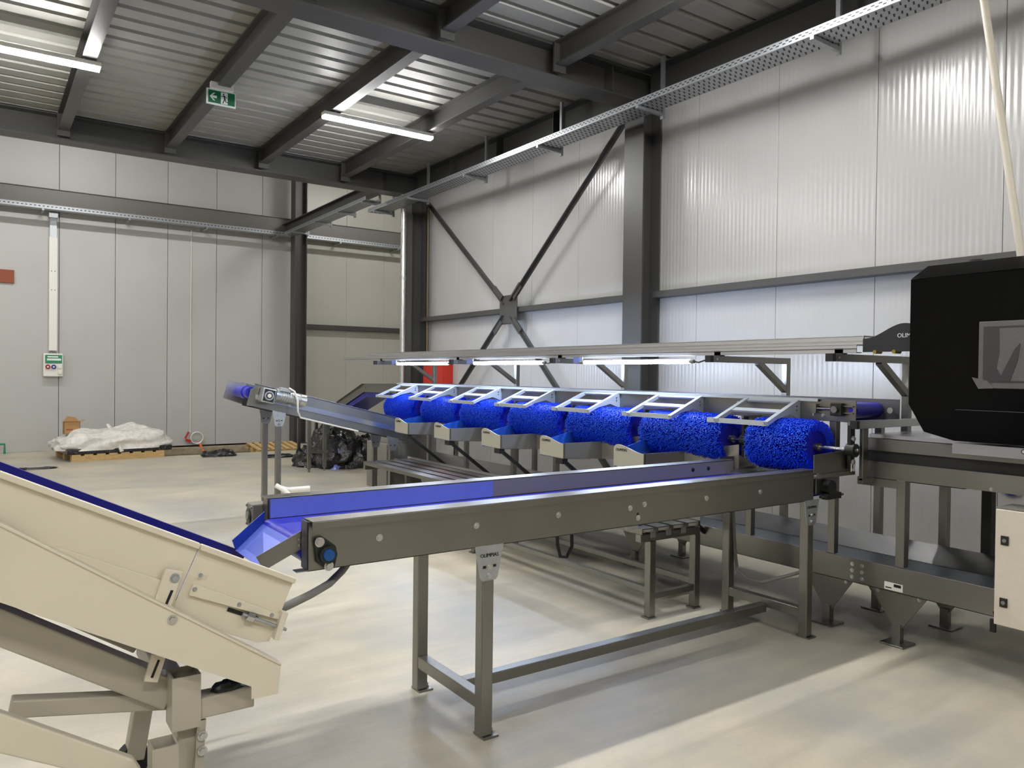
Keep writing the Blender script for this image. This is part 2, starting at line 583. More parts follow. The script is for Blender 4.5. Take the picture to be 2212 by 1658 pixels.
def girt(b, label, m='steel_paint', name='wall_rail'):
    return tag(b.build(name, m, bevel=0.004), label, 'rail')
girt(MB().box(6.16, 6.298, 6.48, 11.67, 2.503, 2.573), 'grey horizontal wall rail running behind the cross bracing')
girt(MB().box(6.16, 6.298, -5.9, 6.16, 2.503, 2.573), 'grey horizontal wall rail right of the steel column, ending behind the black hood')
bg = MB().box(-6.9, 11.9, 17.42, 17.43, 4.80, 5.105).box(-6.9, 11.9, 17.40, 17.69, 5.105, 5.12).box(-6.9, 11.9, 17.40, 17.69, 4.79, 4.80)
girt(bg, 'deep grey channel beam running along the upper back wall', 'channel_grey')
girt(MB().box(6.2, 11.9, 17.56, 17.698, 2.635, 2.745), 'thin grey rail on the pale back wall between the two columns')
# beam between corner column and back column
t = thing('linking_beam', 'dark beam running back from the corner column to the back wall column', 'beam', (5.72, 14.5, 4.76))
MB().ibeam((5.74, 12.0, 4.87), (5.74, 17.4, 4.87), 0.20, 0.16).build('girder', 'steel_paint', t)

# cross bracing on the right wall
t = thing('cross_brace', 'dark steel X bracing with square centre plate on the right wall', 'brace', (6.13, 8.94, 0.3))
cx = (6.13, 8.94, 2.54)
def angle_bar(p, q, flip):
    b = MB(); b.bar(p, q, 0.010, 0.050, (0,0,1)); 
    d = (Vector(q)-Vector(p)).normalized(); nrm = Vector((1,0,0)).cross(d).normalized()
    off = nrm*0.02*flip
    b.bar(Vector(p)+off+Vector((-0.03,0,0)), Vector(q)+off+Vector((-0.03,0,0)), 0.05, 0.010, nrm)
    return b
angle_bar((6.13, 6.50, 4.63), (6.13, 8.86, 2.64), 1).build('diagonal_bar', 'steel_paint', t)
angle_bar((6.13, 11.55, 4.63), (6.13, 9.02, 2.64), 1).build('diagonal_bar', 'steel_paint', t)
angle_bar((6.13, 9.03, 2.45), (6.13, 11.55, 0.3), 1).build('diagonal_bar', 'steel_paint', t)
angle_bar((6.13, 8.85, 2.45), (6.13, 6.55, 0.3), 1).build('diagonal_bar', 'steel_paint', t)
MB().box(6.115, 6.145, 8.74, 9.16, 2.335, 2.745).build('centre_plate', 'steel_paint', t, bevel=0.02)
for (y, z, dy, dz) in ((8.80,2.70,-0.18,0.16),(9.08,2.70,0.20,0.16),(9.09,2.39,0.18,-0.16),(8.79,2.39,-0.18,-0.17)):
    MB().bar((6.10, y, z), (6.10, y+dy, z+dz), 0.02, 0.10).build('splice_plate', 'steel_paint', t)

# ------------------------------------------------------------------ cable trays
def perforated_tray(name, label, x0, x1, y0, y1, z, brk, hang_top):
    t = thing(name, label, 'cable tray', ((x0+x1)/2, (y0+y1)/2, z-0.06))
    b = MB()
    b.box(x0, x0+0.004, y0, y1, z-0.052, z-0.002)
    b.box(x1-0.004, x1, y0, y1, z-0.052, z-0.002)
    b.build('side_flange', 'galvanised', t)
    MB().box(x0-0.004, x0+0.012, y0, y1, z-0.004, z+0.001).box(x0-0.002, x0+0.006, y0, y1, z-0.060, z-0.050).build('rim', 'galvanised', t)
    MB().box(x0, x1, y0, y1, z-0.056, z-0.052).build('bottom_sheet', 'galvanised', t)
    # slots: dark elongated openings on flange and underside
    s = MB(); y = y0+0.05
    while y < y1-0.05:
        s.box(x0-0.0015, x0+0.0005, y, y+0.028, z-0.022, z-0.014)
        s.box(x0-0.0015, x0+0.0005, y+0.03, y+0.058, z-0.040, z-0.032)
        for k in range(4):
            xx = x0+0.03+k*(x1-x0-0.06)/3.4
            s.hexa([(xx,y,z-0.0575),(xx+0.045,y+0.02,z-0.0575),(xx+0.045,y+0.034,z-0.0575),(xx,y+0.014,z-0.0575),
                    (xx,y,z-0.0555),(xx+0.045,y+0.02,z-0.0555),(xx+0.045,y+0.034,z-0.0555),(xx,y+0.014,z-0.0555)])
        y += 0.062
    o = s.build('slot_row', 'black_matt', t); o['kind'] = 'stuff'
    for yb in brk:
        g = MB()
        g.bar((x0-0.01, yb, z-0.075), (x1+0.07, yb, z-0.085), 0.035, 0.035)
        g.plate([(x0+0.12, yb-0.002, z-0.06), (x1+0.05, yb-0.002, z-0.06), (x1+0.05, yb-0.002, z-0.02)], 0.004)
        g.build('bracket_arm', 'galvanised', t)
        MB().box(x1+0.045, x1+0.075, yb-0.02, yb+0.02, z-0.13, hang_top).build('hanger', 'galvanised', t)
    return t
perforated_tray('cable_tray', 'long galvanised perforated cable tray hung below the right eaves beam', 5.50, 5.80, -5.5, 12.35, 4.445,
                [0.4, 2.1, 3.75, 5.75, 7.45, 9.15, 10.85, 12.1], 4.97)
perforated_tray('cable_tray', 'short galvanised cable tray running back from the corner column', 5.50, 5.78, 12.45, 16.75, 4.685,
                [12.6, 13.7, 14.9, 16.2], 4.79)
tb = thing('cable_tray', 'galvanised cable tray along the back wall under the channel beam', 'cable tray', (1, 17.3, 4.66))
MB().box(-6.9, 11.9, 17.24, 17.246, 4.70, 4.775).build('side_flange', 'galvanised', tb)
MB().box(-6.9, 11.9, 17.24, 17.42, 4.694, 4.70).build('bottom_sheet', 'galvanised', tb)
MB().box(-6.9, 11.9, 17.232, 17.25, 4.773, 4.78).build('rim', 'stainless_bright', tb)
x = -6.5
while x < 11.5:
    MB().box(x-0.02, x+0.02, 17.25, 17.69, 4.66, 4.694).build('bracket_arm', 'galvanised', tb)
    x += 1.5
x = -3.0
s = MB()
while x < 9.5:
    s.box(x, x+0.035, 17.2385, 17.2405, 4.73, 4.745); x += 0.07
o = s.build('slot_row', 'black_matt', tb); o['kind'] = 'stuff'

# downpipe and small pipe by the corner column
t = thing('downpipe', 'bright steel vertical downpipe in front of the corner column', 'pipe', (5.86, 11.70, 0))
MB().cyl((5.86, 11.70, 0), (5.86, 11.70, 4.62), 0.05, 16).build('pipe', 'pipe_steel', t, smooth=True)
for z in (1.25, 3.2, 4.0):
    MB().cyl((5.86, 11.70, z), (5.86, 11.70, z+0.05), 0.058, 16).build('clamp', 'galvanised', t, smooth=True)
t = thing('wall_pipe', 'thin brownish vertical pipe between corner column and right wall', 'pipe', (6.22, 11.50, 0))
MB().cyl((6.22, 11.50, 0), (6.22, 11.50, 4.4), 0.022, 10).build('pipe', 'rust_pipe', t, smooth=True)
# leaning conduit
tag(MB().tube([(5.0, 2.39, 4.97), (5.0, 2.24, 3.94), (5.0, 2.01, 2.383), (5.0, 2.00, 2.308)], 0.022, 12).build('conduit_pole', 'cabinet_paint', smooth=True),
    'pale leaning conduit pole rising from the black hood to the roof', 'pole')

# ------------------------------------------------------------------ lamps
def ceiling_lamp(x0, x1, y, z, label, m='lamp_warm', group=None):
    t = thing('ceiling_lamp', label, 'lamp', ((x0+x1)/2, y, z), group)
    MB().box(x0, x1, y-0.055, y+0.055, z+0.018, z+0.065).build('housing', 'white_plastic', t, bevel=0.006)
    MB().prism([(y-0.054,z+0.018),(y-0.052,z+0.002),(y-0.036,z-0.012),(y+0.036,z-0.012),(y+0.052,z+0.002),(y+0.054,z+0.018)], 'x', x0+0.01, x1-0.01).build('diffuser', m, t)
    for xx in (x0+0.15, x1-0.15):
        MB().box(xx-0.01, xx+0.01, y-0.03, y+0.03, z+0.065, z+0.085).build('mount', 'galvanised', t)
    return t
LR = 4.66
ceiling_lamp(-0.495, 1.005, 8.83, LR, 'bright white tube lamp at the left edge under the roof')
ceiling_lamp(3.345, 4.815, 8.83, LR, 'bright white tube lamp under the roof right of the exit sign')
ceiling_lamp(-4.35, -2.85, 8.83, LR, 'bright white tube lamp beyond the left edge of the far bay')
for xx, nm in ((-3.6, 'left'), (0.27, 'middle'), (4.13, 'right')):
    ceiling_lamp(xx-0.75, xx+0.75, 4.0, LR, 'bright white tube lamp of the near bay, %s one of its row' % nm)
    ceiling_lamp(xx-0.75, xx+0.75, -1.2, LR, 'bright white tube lamp behind the viewer, %s one of its row' % nm)
for xx, nm in ((-2.5, 'left'), (1.5, 'middle'), (7.6, 'right')):
    ceiling_lamp(xx-0.75, xx+0.75, 14.6, 6.3, 'bright white tube lamp high in the far hall, %s one of its row' % nm, 'lamp_hall')

# exit sign
t = thing('exit_sign', 'green and white emergency exit sign with arrow hanging from a roof joist', 'sign', (2.20, 8.80, 4.55))
Y = 8.80; X0 = 2.02; X1 = 2.33; Z0 = 4.535; Z1 = 4.705
MB().box(X0+0.04, X1-0.03, Y-0.03, Y+0.03, Z1, Z1+0.075).build('housing', 'white_plastic', t, bevel=0.005)
MB().box(X0, X1, Y-0.008, Y+0.008, Z0, Z1).build('panel', 'sign_white', t, bevel=0.003)
yf = Y-0.009
MB().box(X0+0.018, X1-0.012, yf-0.001, yf, Z0+0.018, Z1-0.016).build('green_field', 'sign_green', t)
ya, yb2 = yf-0.002, yf-0.001
zc = (Z0+Z1)/2
MB().prism([(X0+0.032,zc),(X0+0.072,zc+0.042),(X0+0.09,zc+0.042),(X0+0.062,zc+0.014),(X0+0.108,zc+0.014),(X0+0.108,zc-0.014),(X0+0.062,zc-0.014),(X0+0.09,zc-0.042),(X0+0.072,zc-0.042)], 'y', ya, yb2).build('arrow', 'sign_white', t)
MB().box(X0+0.150, X0+0.222, ya, yb2, Z0+0.022, Z1-0.022).build('doorway', 'sign_white', t)
mn = MB(); yc, yd = yf-0.003, yf-0.002
def seg(x0,z0,x1,z1,wd):
    d = Vector((x1-x0, z1-z0)).normalized(); n = Vector((-d.y, d.x))*wd/2
    mn.prism([(x0+n.x,z0+n.y),(x1+n.x,z1+n.y),(x1-n.x,z1-n.y),(x0-n.x,z0-n.y)], 'y', yc, yd)
mn.prism([(X0+0.178+0.008*math.cos(a*math.pi/4), Z1-0.040+0.008*math.sin(a*math.pi/4)) for a in range(8)], 'y', yc, yd)
seg(X0+0.180,Z1-0.052,X0+0.192,Z0+0.075,0.014)
seg(X0+0.180,Z1-0.056,X0+0.155,Z1-0.070,0.007); seg(X0+0.184,Z1-0.054,X0+0.212,Z1-0.080,0.007)
seg(X0+0.190,Z0+0.078,X0+0.170,Z0+0.030,0.009); seg(X0+0.194,Z0+0.080,X0+0.202,Z0+0.050,0.009); seg(X0+0.202,Z0+0.050,X0+0.235,Z0+0.046,0.008)
mn.build('running_figure', 'ink_black', t)

# ------------------------------------------------------------------ front discharge conveyor (runs along x)
def bracket_plate(parent, x, y, ztop, facing, w_top=0.15, w_bot=0.092, h=0.158, lettering=True, slope=0.0):
    # trapezoid galvanised plate facing -y, bolted to a leg
    p = MB().prism([(x-w_top/2, ztop+slope*w_top/2), (x+w_top/2, ztop-slope*w_top/2), (x+w_bot/2, ztop-h+0.012), (x+w_bot/2-0.012, ztop-h), (x-w_bot/2+0.012, ztop-h), (x-w_bot/2, ztop-h+0.012)], 'y', y-0.005, y)
    pl = p.build('bracket_plate', 'galvanised', parent)
    if lettering:
        text('OLIMPIAS', 0.023, (x, y-0.0062, ztop-0.045), (1,0,0), (0,0,1), 'ink_black', pl)
    MB().box(x-0.034, x-0.018, y-0.0062, y-0.005, ztop-0.102, ztop-0.090).box(x+0.020, x+0.036, y-0.0062, y-0.005, ztop-0.100, ztop-0.088).build('slot', 'ink_black', pl)
    for dz in (0.095, 0.135):
        bolt(pl, (x, y-0.005, ztop-dz), '-y', 0.010)
    return pl

dc = thing('discharge_conveyor', 'long stainless steel belt conveyor with blue belt in the foreground', 'conveyor', (2.7, 3.2, 0))
YN, YF = 2.87, 3.55
b = MB()
b.box(1.04, 4.30, YN, YN+0.006, 0.867, 1.060)                 # web
b.box(1.045, 4.30, YN, YN+0.070, 0.867, 0.872)                 # bottom flange
b.box(1.00, 1.045, YN+0.004, YN+0.05, 0.867, 0.871)
b.box(1.04, 1.046, YN, YN+0.070, 0.872, 1.060)                 # end return
b.box(1.04, 4.30, YN+0.064, YN+0.070, 0.872, 1.056)            # inner wall
near = b.build('side_panel', 'stainless', dc, bevel=0.0015)
MB().box(1.05, 4.29, YN-0.026, YN+0.072, 1.060, 1.064).box(1.05, 4.29, YN-0.026, YN-0.022, 1.032, 1.060).build('top_lip', 'stainless', near, bevel=0.001)
b = MB()
b.box(1.075, 4.285, YF-0.070, YF-0.064, 0.872, 1.056)
b.box(1.075, 4.285, YF-0.006, YF, 0.867, 1.060)
b.box(1.075, 4.285, YF-0.070, YF, 0.867, 0.872)
b.box(1.075, 1.081, YF-0.070, YF, 0.872, 1.060)
far = b.build('side_panel', 'stainless', dc, bevel=0.0015)
MB().box(1.07, 4.285, YF-0.072, YF+0.022, 1.060, 1.064).build('top_lip', 'stainless', far, bevel=0.001)
MB().box(1.085, 2.29, YF-0.078, YF-0.071, 0.972, 1.058).build('film_liner', 'blue_film', far)
MB().box(2.29, 4.28, YF-0.075, YF-0.071, 0.972, 1.058).build('liner', 'liner_sheet', far)
for xx in (3.87, 4.02):
    bolt(far, (xx, YF-0.075, 1.02), '-y', 0.009, 'black_matt')
for x, z in ((1.341,.966),(1.807,.967),(2.267,.970),(2.733,.961),(2.834,.971),(2.789,.906),(3.308,.963),(3.774,.963)):
    bolt(near, (x, YN, z), '-y', 0.010)
MB().cyl((2.788, YN-0.001, 0.925), (2.788, YN+0.001, 0.925), 0.008, 12).build('bolt_hole', 'ink_black', near)
# belt loop
pts = []
XR0, XR1, ZB, RB = 1.085, 4.62, 0.922, 0.048
def belt_loop(x0, x1, zc, r, th, y0, y1):
    b = MB(); prof = []
    for k in range(13):
        a = math.pi/2 + math.pi*k/12
        prof.append((x0+r*math.cos(a), zc+r*math.sin(a)))
    for k in range(13):
        a = -math.pi/2 + math.pi*k/12
        prof.append((x1+r*math.cos(a), zc+r*math.sin(a)))
    return b.prism(prof, 'y', y0, y1)
belt_loop(XR0, XR1, ZB, RB, 0.004, YN+0.074, YF-0.080).build('belt', 'belt_blue', dc, smooth=True)
# return belt hanging a little below the side panel, with its guide roller
MB().prism([(2.84,0.836),(3.32,0.874),(3.32,0.880),(2.84,0.842)], 'y', YN+0.085, YF-0.10).build('return_belt', 'belt_blue', dc)
MB().cyl((2.83, YN+0.08, 0.856), (2.83, YF-0.08, 0.856), 0.020, 12).build('return_roller', 'stainless_bright', dc, smooth=True)
for y in (YN+0.078, YF-0.078):
    MB().box(2.785, 2.865, y-0.004, y+0.004, 0.826, 0.872).build('roller_bracket', 'galvanised', dc)
MB().bar((2.20, 3.20, 0.9712), (2.46, 2.95, 0.9712), 0.010, 0.002).build('belt_joint', 'white_plastic', dc)
# flange bearing
bx, bz = 1.108, 0.931
fb = MB().prism([(bx-0.045,bz+0.045),(bx-0.040,bz+0.068),(bx-0.014,bz+0.070),(bx+0.040,bz+0.028),(bx+0.048,bz-0.005),(bx+0.036,bz-0.058),(bx+0.010,bz-0.066),(bx-0.034,bz-0.030)], 'y', YN-0.020, YN).build('flange_bearing', 'cast_black', dc, bevel=0.004)
MB().cyl((bx+0.004, YN-0.038, bz), (bx+0.004, YN-0.018, bz), 0.034, 20).build('bearing_ring', 'cast_black', fb, smooth=True)
MB().cyl((bx+0.004, YN-0.046, bz), (bx+0.004, YN-0.036, bz), 0.022, 18, r2=0.024).build('bearing_cap', 'cap_blue', fb, smooth=True)
bolt(fb, (1.081, YN-0.020, 0.981), '-y', 0.013); bolt(fb, (1.119, YN-0.020, 0.884), '-y', 0.013)
# legs
LX0, LX1 = 1.878, 4.285
LY0, LY1 = 2.905, 3.515
def sq_leg(parent, x, y, z0, z1, w=0.06, m='stainless', name='leg', foot=True):
    lg = MB().box(x-w/2, x+w/2, y-w/2, y+w/2, z0, z1).build(name, m, parent, bevel=0.005)
    if foot:
        MB().box(x-0.025, x+0.055, y-0.045, y+0.045, z0-0.012 if z0>0.01 else 0.0, z0+0.0).build('foot_plate', m, lg) if z0 > 0.005 else None
        MB().cyl((x+0.043, y, z0), (x+0.043, y, z0+0.02), 0.008, 8).build('anchor_bolt', 'stainless_bright', lg)
    return lg
for lx in (LX0, LX1):
    for ly in (LY0, LY1):
        sq_leg(dc, lx, ly, 0.010, 0.867)
    bracket_plate(dc, lx, LY0-0.031, 0.872, '-y')
    MB().box(lx-0.028, lx+0.028, LY0+0.03, LY1-0.03, 0.125, 0.185).build('cross_stretcher', 'stainless', dc, bevel=0.004)
MB().box(LX0+0.028, LX1-0.028, 3.17, 3.23, 0.095, 0.150).build('long_stretcher', 'stainless', dc, bevel=0.004)
# outlet chute at the left end
ch = MB().plate([(1.05, 2.955, 0.950), (1.05, 3.465, 0.950), (0.925, 3.44, 0.850), (0.905, 2.975, 0.868)], 0.005).build('chute', 'film_mid', dc)
MB().plate([(1.055, 3.465, 0.945), (1.055, 3.465, 1.008), (0.908, 3.44, 0.899), (0.925, 3.44, 0.848)], 0.005).build('chute_cheek', 'film_shaded', ch)
MB().plate([(1.055, 2.952, 0.945), (1.055, 2.952, 1.017), (0.875, 2.975, 0.925), (0.905, 2.975, 0.868)], 0.005).build('chute_cheek', 'stainless', ch)
for z in (0.955, 0.978):
    bolt(ch, (1.035, 2.948, z), '-y', 0.005)
# gearbox and motor at the far left end
g = MB().box(1.030, 1.105, YF+0.012, YF+0.105, 0.915, 1.025).build('gearbox', 'grey_housing', dc, bevel=0.006)
MB().cyl((1.022, YF+0.058, 0.968), (1.031, YF+0.058, 0.968), 0.034, 18).build('hub_ring', 'cast_black', g, smooth=True)
MB().cyl((1.018, YF+0.058, 0.968), (1.023, YF+0.058, 0.968), 0.020, 16).build('hub', 'grey_housing', g, smooth=True)
for yy in (YF+0.024, YF+0.094):
    for zz in (0.927, 1.012):
        MB().cyl((1.024, yy, zz), (1.031, yy, zz), 0.006, 8).build('bolt', 'stainless', g)
MB().cyl((1.11, YF+0.065, 0.968), (1.34, YF+0.065, 0.968), 0.055, 18).build('motor', 'grey_housing', g, smooth=True)
# right end: drive parts below the first brush
g = MB().box(4.34, 4.58, 2.88, 3.00, 0.90, 1.0).build('end_housing', 'stainless', dc, bevel=0.004)
MB().cyl((4.44, 2.885, 0.945), (4.44, 2.83, 0.945), 0.045, 16).build('hub', 'cast_black', g, smooth=True)
MB().box(4.40, 4.56, 2.84, 2.88, 0.865, 0.905).build('tension_block', 'black_matt', g, bevel=0.004)
MB().cyl((4.36, 2.86, 0.885), (4.60, 2.86, 0.885), 0.010, 8).build('tension_screw', 'stainless_bright', g)
# grey hose from the left end down to the feeder, black strap, white cable at the right leg
MB().tube([(1.30,3.02,0.90),(1.285,3.02,0.86),(1.235,3.0,0.815),(1.16,2.95,0.785),(1.06,2.88,0.775),(0.95,2.82,0.765),(0.86,2.80,0.75)], 0.016, 10).build('hose', 'grey_cable', dc, smooth=True)
MB().tube([(2.56,3.25,0.87),(2.565,3.25,0.72),(2.585,3.25,0.655),(2.63,3.25,0.645),(2.665,3.25,0.70),(2.66,3.25,0.87)], 0.010, 6).build('hanging_strap', 'black_matt', dc, smooth=True)
MB().tube([(4.29,3.49,0.80),(4.31,3.48,0.45),(4.30,3.45,0.31),(4.30,3.36,0.265),(4.30,3.24,0.268),(4.30,3.10,0.33),(4.30,2.95,0.40)], 0.012, 8).build('cable', 'grey_cable', dc, smooth=True)

# ------------------------------------------------------------------ cream feeder (runs along x, rising to the left)
cf = thing('feeder_conveyor', 'cream painted inclined feeder conveyor with dark blue belt at the left', 'conveyor', (0.0, 3.1, 0))
SL = 0.499
def topz(x): return 0.902 + SL*(0.918-x)
FY = 2.66
XL = -1.4
dn = Vector((-0.392, 0, -0.920))*0.237
def pt(x, k=0.0):
    return (x+dn.x*k, topz(x)+dn.z*k)
A = MB().prism([pt(XL), pt(0.598), pt(0.598,1), pt(XL,1)], 'y', FY, FY+0.006).build('side_plate', 'cream', cf)
B = MB().prism([pt(0.602), pt(0.918), pt(0.918,0.93), pt(0.880,1.0), pt(0.602,1)], 'y', FY+0.004, FY+0.010).build('side_plate', 'cream', cf)
def lip(x0, x1, par):
    MB().prism([pt(x0,-0.03), pt(x1,-0.03), pt(x1,0.05), pt(x0,0.05)], 'y', FY-0.016, FY+0.012).build('top_lip', 'cream', par, bevel=0.003)
lip(XL, 0.598, A); lip(0.602, 0.918, B)
# folded lower strip
MB().prism([pt(XL,0.66), pt(0.585,0.58), pt(0.585,1.0), pt(XL,1.0)], 'y', FY-0.016, FY).build('fold_strip', 'cream', A, bevel=0.002)
MB().prism([pt(0.625,0.50), pt(0.915,0.52), pt(0.915,0.60), pt(0.625,0.66)], 'y', FY-0.010, FY+0.004).build('fold_strip', 'cream', B, bevel=0.002)
C = MB().prism([pt(XL,0.42), pt(0.90,0.42), pt(0.90,1), pt(XL,1)], 'y', FY+0.86, FY+0.866).build('side_plate', 'cream', cf)
MB().prism([pt(XL,0.17), pt(1.0,0.17), pt(1.0,0.80), pt(XL,0.80)], 'y', FY+0.835, FY+0.858).build('belt_sidewall', 'belt_dark', cf)
MB().prism([pt(XL,0.72), pt(0.90,0.72), pt(0.90,0.80), pt(XL,0.80)], 'y', FY+0.02, FY+0.84).build('belt', 'belt_dark', cf)
MB().cyl((0.83,FY+0.012,0.775),(0.83,FY+0.855,0.775),0.045,16).build('end_roller', 'stainless', cf, smooth=True)
for px, pz in ((0.582,0.921),(0.725,0.848),(0.836,0.793),(0.60,0.965)):
    bolt(B, (px, FY-0.010, pz), '-y', 0.005, 'galvanised')
MB().bar((0.69,FY+0.002,0.835),(0.79,FY+0.002,0.785),0.002,0.013).build('slot', 'ink_black', B)
MB().cyl((0.735,FY-0.014,0.815),(0.885,FY-0.014,0.735),0.006,8).build('tension_rod', 'galvanised', B)
MB().cyl((0.750,FY-0.014,0.807),(0.772,FY-0.014,0.795),0.016,6).build('tension_nut', 'stainless_bright', B)
MB().prism([(0.868,0.805),(0.890,0.795),(0.856,0.705),(0.838,0.712)], 'y', FY-0.028, FY+0.004).build('tension_bracket', 'cream', B, bevel=0.002)
# link bar with bolt and slot
lk = MB().prism([(0.490,1.005),(0.545,0.990),(0.500,0.860),(0.447,0.878)], 'y', FY-0.030, FY-0.008).build('link_bar', 'cream', cf, bevel=0.004)
bolt(lk, (0.517, FY-0.030, 0.972), '-y', 0.010, 'galvanised')
MB().prism([(0.505,0.935),(0.513,0.933),(0.488,0.872),(0.480,0.875)], 'y', FY-0.032, FY-0.029).build('slot', 'ink_black', lk)
# chassis arm in front
AY = 2.60
ar = MB().prism([(-0.9,1.862),(0.05,1.197),(0.853,0.635),(0.844,0.535),(0.754,0.537),(0.754,0.579),(0.284,0.843),(0.05,0.976),(-0.9,1.517)], 'y', AY, AY+0.008).build('chassis_arm', 'cream', cf)
MB().bar((-0.9,AY+0.02,1.862),(0.853,AY+0.02,0.635),0.05,0.008).build('arm_lip', 'cream', ar, bevel=0.002)
bolt(ar, (0.505, AY, 0.848), '-y', 0.010)
ar2 = MB().prism([(-0.9,1.862),(0.05,1.197),(0.853,0.635),(0.844,0.535),(0.754,0.537),(0.754,0.579),(0.284,0.843),(0.05,0.976),(-0.9,1.517)], 'y', 3.58, 3.588).build('chassis_arm', 'cream', cf)
# tube frame below
MB().bar((-0.9,2.79,1.49),(0.535,2.79,0.545),0.09,0.10).build('frame_tube', 'cream_frame', cf, bevel=0.006)
MB().bar((-0.9,3.42,1.50),(0.535,3.42,0.535),0.09,0.085).build('frame_tube', 'cream_frame', cf, bevel=0.006)
def open_socket(x0, x1, y0, y1, z0, z1, name='open_socket'):
    b = MB(); th = 0.006
    b.box(x0,x1,y0,y0+th,z0,z1).box(x0,x1,y1-th,y1,z0,z1).box(x0,x0+th,y0+th,y1-th,z0,z1).box(x1-th,x1,y0+th,y1-th,z0,z1)
    o = b.build(name, 'cream_frame', cf)
    MB().box(x0+th,x1-th,y0+th,y1-th,z0,z1-0.09).build('socket_inside', 'black_matt', o)
    return o
open_socket(0.517, 0.606, 2.66, 2.76, 0.46, 0.635)
open_socket(0.445, 0.522, 2.58, 2.665, 0.32, 0.455)
MB().box(0.606, 0.785, 2.67, 2.75, 0.478, 0.548).build('cross_tube', 'cream_frame', cf, bevel=0.006)
MB().box(0.53, 0.61, 2.76, 3.44, 0.47, 0.55).build('cross_tube', 'cream_frame', cf, bevel=0.006)
for y in (2.74, 3.42):
    lg = MB().bar((0.585,y,0.47),(0.520,y,0.06),0.07,0.07,(1,0,0)).build('leg', 'cream_frame', cf, bevel=0.006)
    MB().cyl((0.52,y-0.03,0.06),(0.52,y+0.03,0.06),0.06,18).build('caster', 'black_matt', lg, smooth=True)
MB().bar((0.08,2.80,0.60),(0.55,2.80,0.515),0.06,0.055).build('brace_tube', 'cream_frame', cf, bevel=0.005)
lw = MB().prism([(-0.6,1.035),(0.05,0.640),(0.405,0.405),(0.43,0.36),(0.415,0.315),(0.05,0.520),(-0.6,0.90)], 'y', 2.66, 2.70).build('lower_arm', 'cream', cf, bevel=0.006)
MB().prism([(0.600,0.47),(0.628,0.47),(0.612,0.18),(0.585,0.18)], 'y', 2.68, 2.692).build('gusset', 'cream_frame', cf)
for z in (0.42, 0.37):
    bolt(cf, (0.615, 2.675, z), '-y', 0.011)
sb = MB().prism([(0.463,0.715),(0.505,0.700),(0.480,0.620),(0.440,0.632)], 'y', 2.70, 2.712).build('slot_bracket', 'cream', cf)
MB().prism([(0.480,0.695),(0.487,0.692),(0.466,0.638),(0.459,0.641)], 'y', 2.698, 2.7005).build('slot', 'ink_black', sb)
lump(0.70, 2.71, 0.548, 0.10, 0.06, 0.03, 3, 0.3, 'cast_black', 'grease_blob', cf, n=14)

# ------------------------------------------------------------------ lower collecting conveyor (runs along y)
lc = thing('collecting_conveyor', 'low stainless trough conveyor with hopper shaped feet under the brush machine', 'conveyor', (4.96, 5.6, 0))
LZ0, LZ1 = 0.325, 0.480
b = MB().box(4.62, 4.628, 0.6, 9.55, LZ0, LZ1).box(4.62, 4.67, 0.6, 9.55, LZ0, LZ0+0.006)
fp = b.build('side_panel', 'stainless', lc, bevel=0.0015)
MB().box(5.292, 5.30, 0.6, 9.55, LZ0, LZ1).build('side_panel', 'stainless', lc)
MB().plate([(4.628,0.6,LZ1),(4.628,9.55,LZ1),(4.80,9.55,0.425),(4.80,0.6,0.425)], 0.004).build('skirt', 'stainless', lc)
MB().plate([(5.14,0.6,0.425),(5.14,9.55,0.425),(5.292,9.55,LZ1+0.045),(5.292,0.6,LZ1+0.045)], 0.004).build('skirt', 'stainless_bright', lc)
MB().box(4.80, 5.14, 0.6, 9.55, 0.405, 0.422).build('belt', 'belt_grey', lc)
def hopper_leg(x, y, s):
    g = MB().prism([(y-0.185,LZ0+0.004),(y+0.185,LZ0+0.004),(y+0.03,0.105),(y-0.03,0.105)], 'x', x-0.004, x+0.004).build('gusset_foot', 'stainless', lc)
    MB().box(x-0.022, x+0.022, y-0.026, y+0.026, 0.012, 0.125).build('foot_tube', 'stainless', g)
    MB().box(x-0.075, x+0.075, y-0.075, y+0.075, 0.0, 0.012).build('foot_plate', 'stainless', g, bevel=0.004)
    for yy in (y-0.13, y+0.13):
        bolt(g, (x-0.004, yy, LZ0-0.02), '-x', 0.008)
for y in (1.2, 2.515, 2.99, 4.83, 6.7, 8.6):
    hopper_leg(4.664, y, -1); hopper_leg(5.252, y, 1)
    MB().box(4.67, 5.245, y-0.02, y+0.02, 0.285, 0.325).build('cross_bar', 'steel_paint', lc)
for yy in (2.728, 2.796):
    for zz in (0.360, 0.402, 0.443):
        bolt(fp, (4.62, yy, zz), '-x', 0.009)
MB().box(4.6185, 4.62, 2.465, 2.580, 0.335, 0.382).build('name_plate', 'white_plastic', fp)
MB().box(4.6175, 4.6186, 2.475, 2.520, 0.358, 0.376).box(4.6175, 4.6186, 2.535, 2.573, 0.345, 0.352).build('name_plate_print', 'ink_black', fp)
e = MB().box(4.56, 5.33, 9.55, 10.2, 0.02, 0.66).build('end_housing', 'grey_housing', lc, bevel=0.006)
MB().box(4.62, 5.30, 9.56, 10.1, 0.66, 0.88).build('end_cover', 'grey_housing', lc, bevel=0.006)

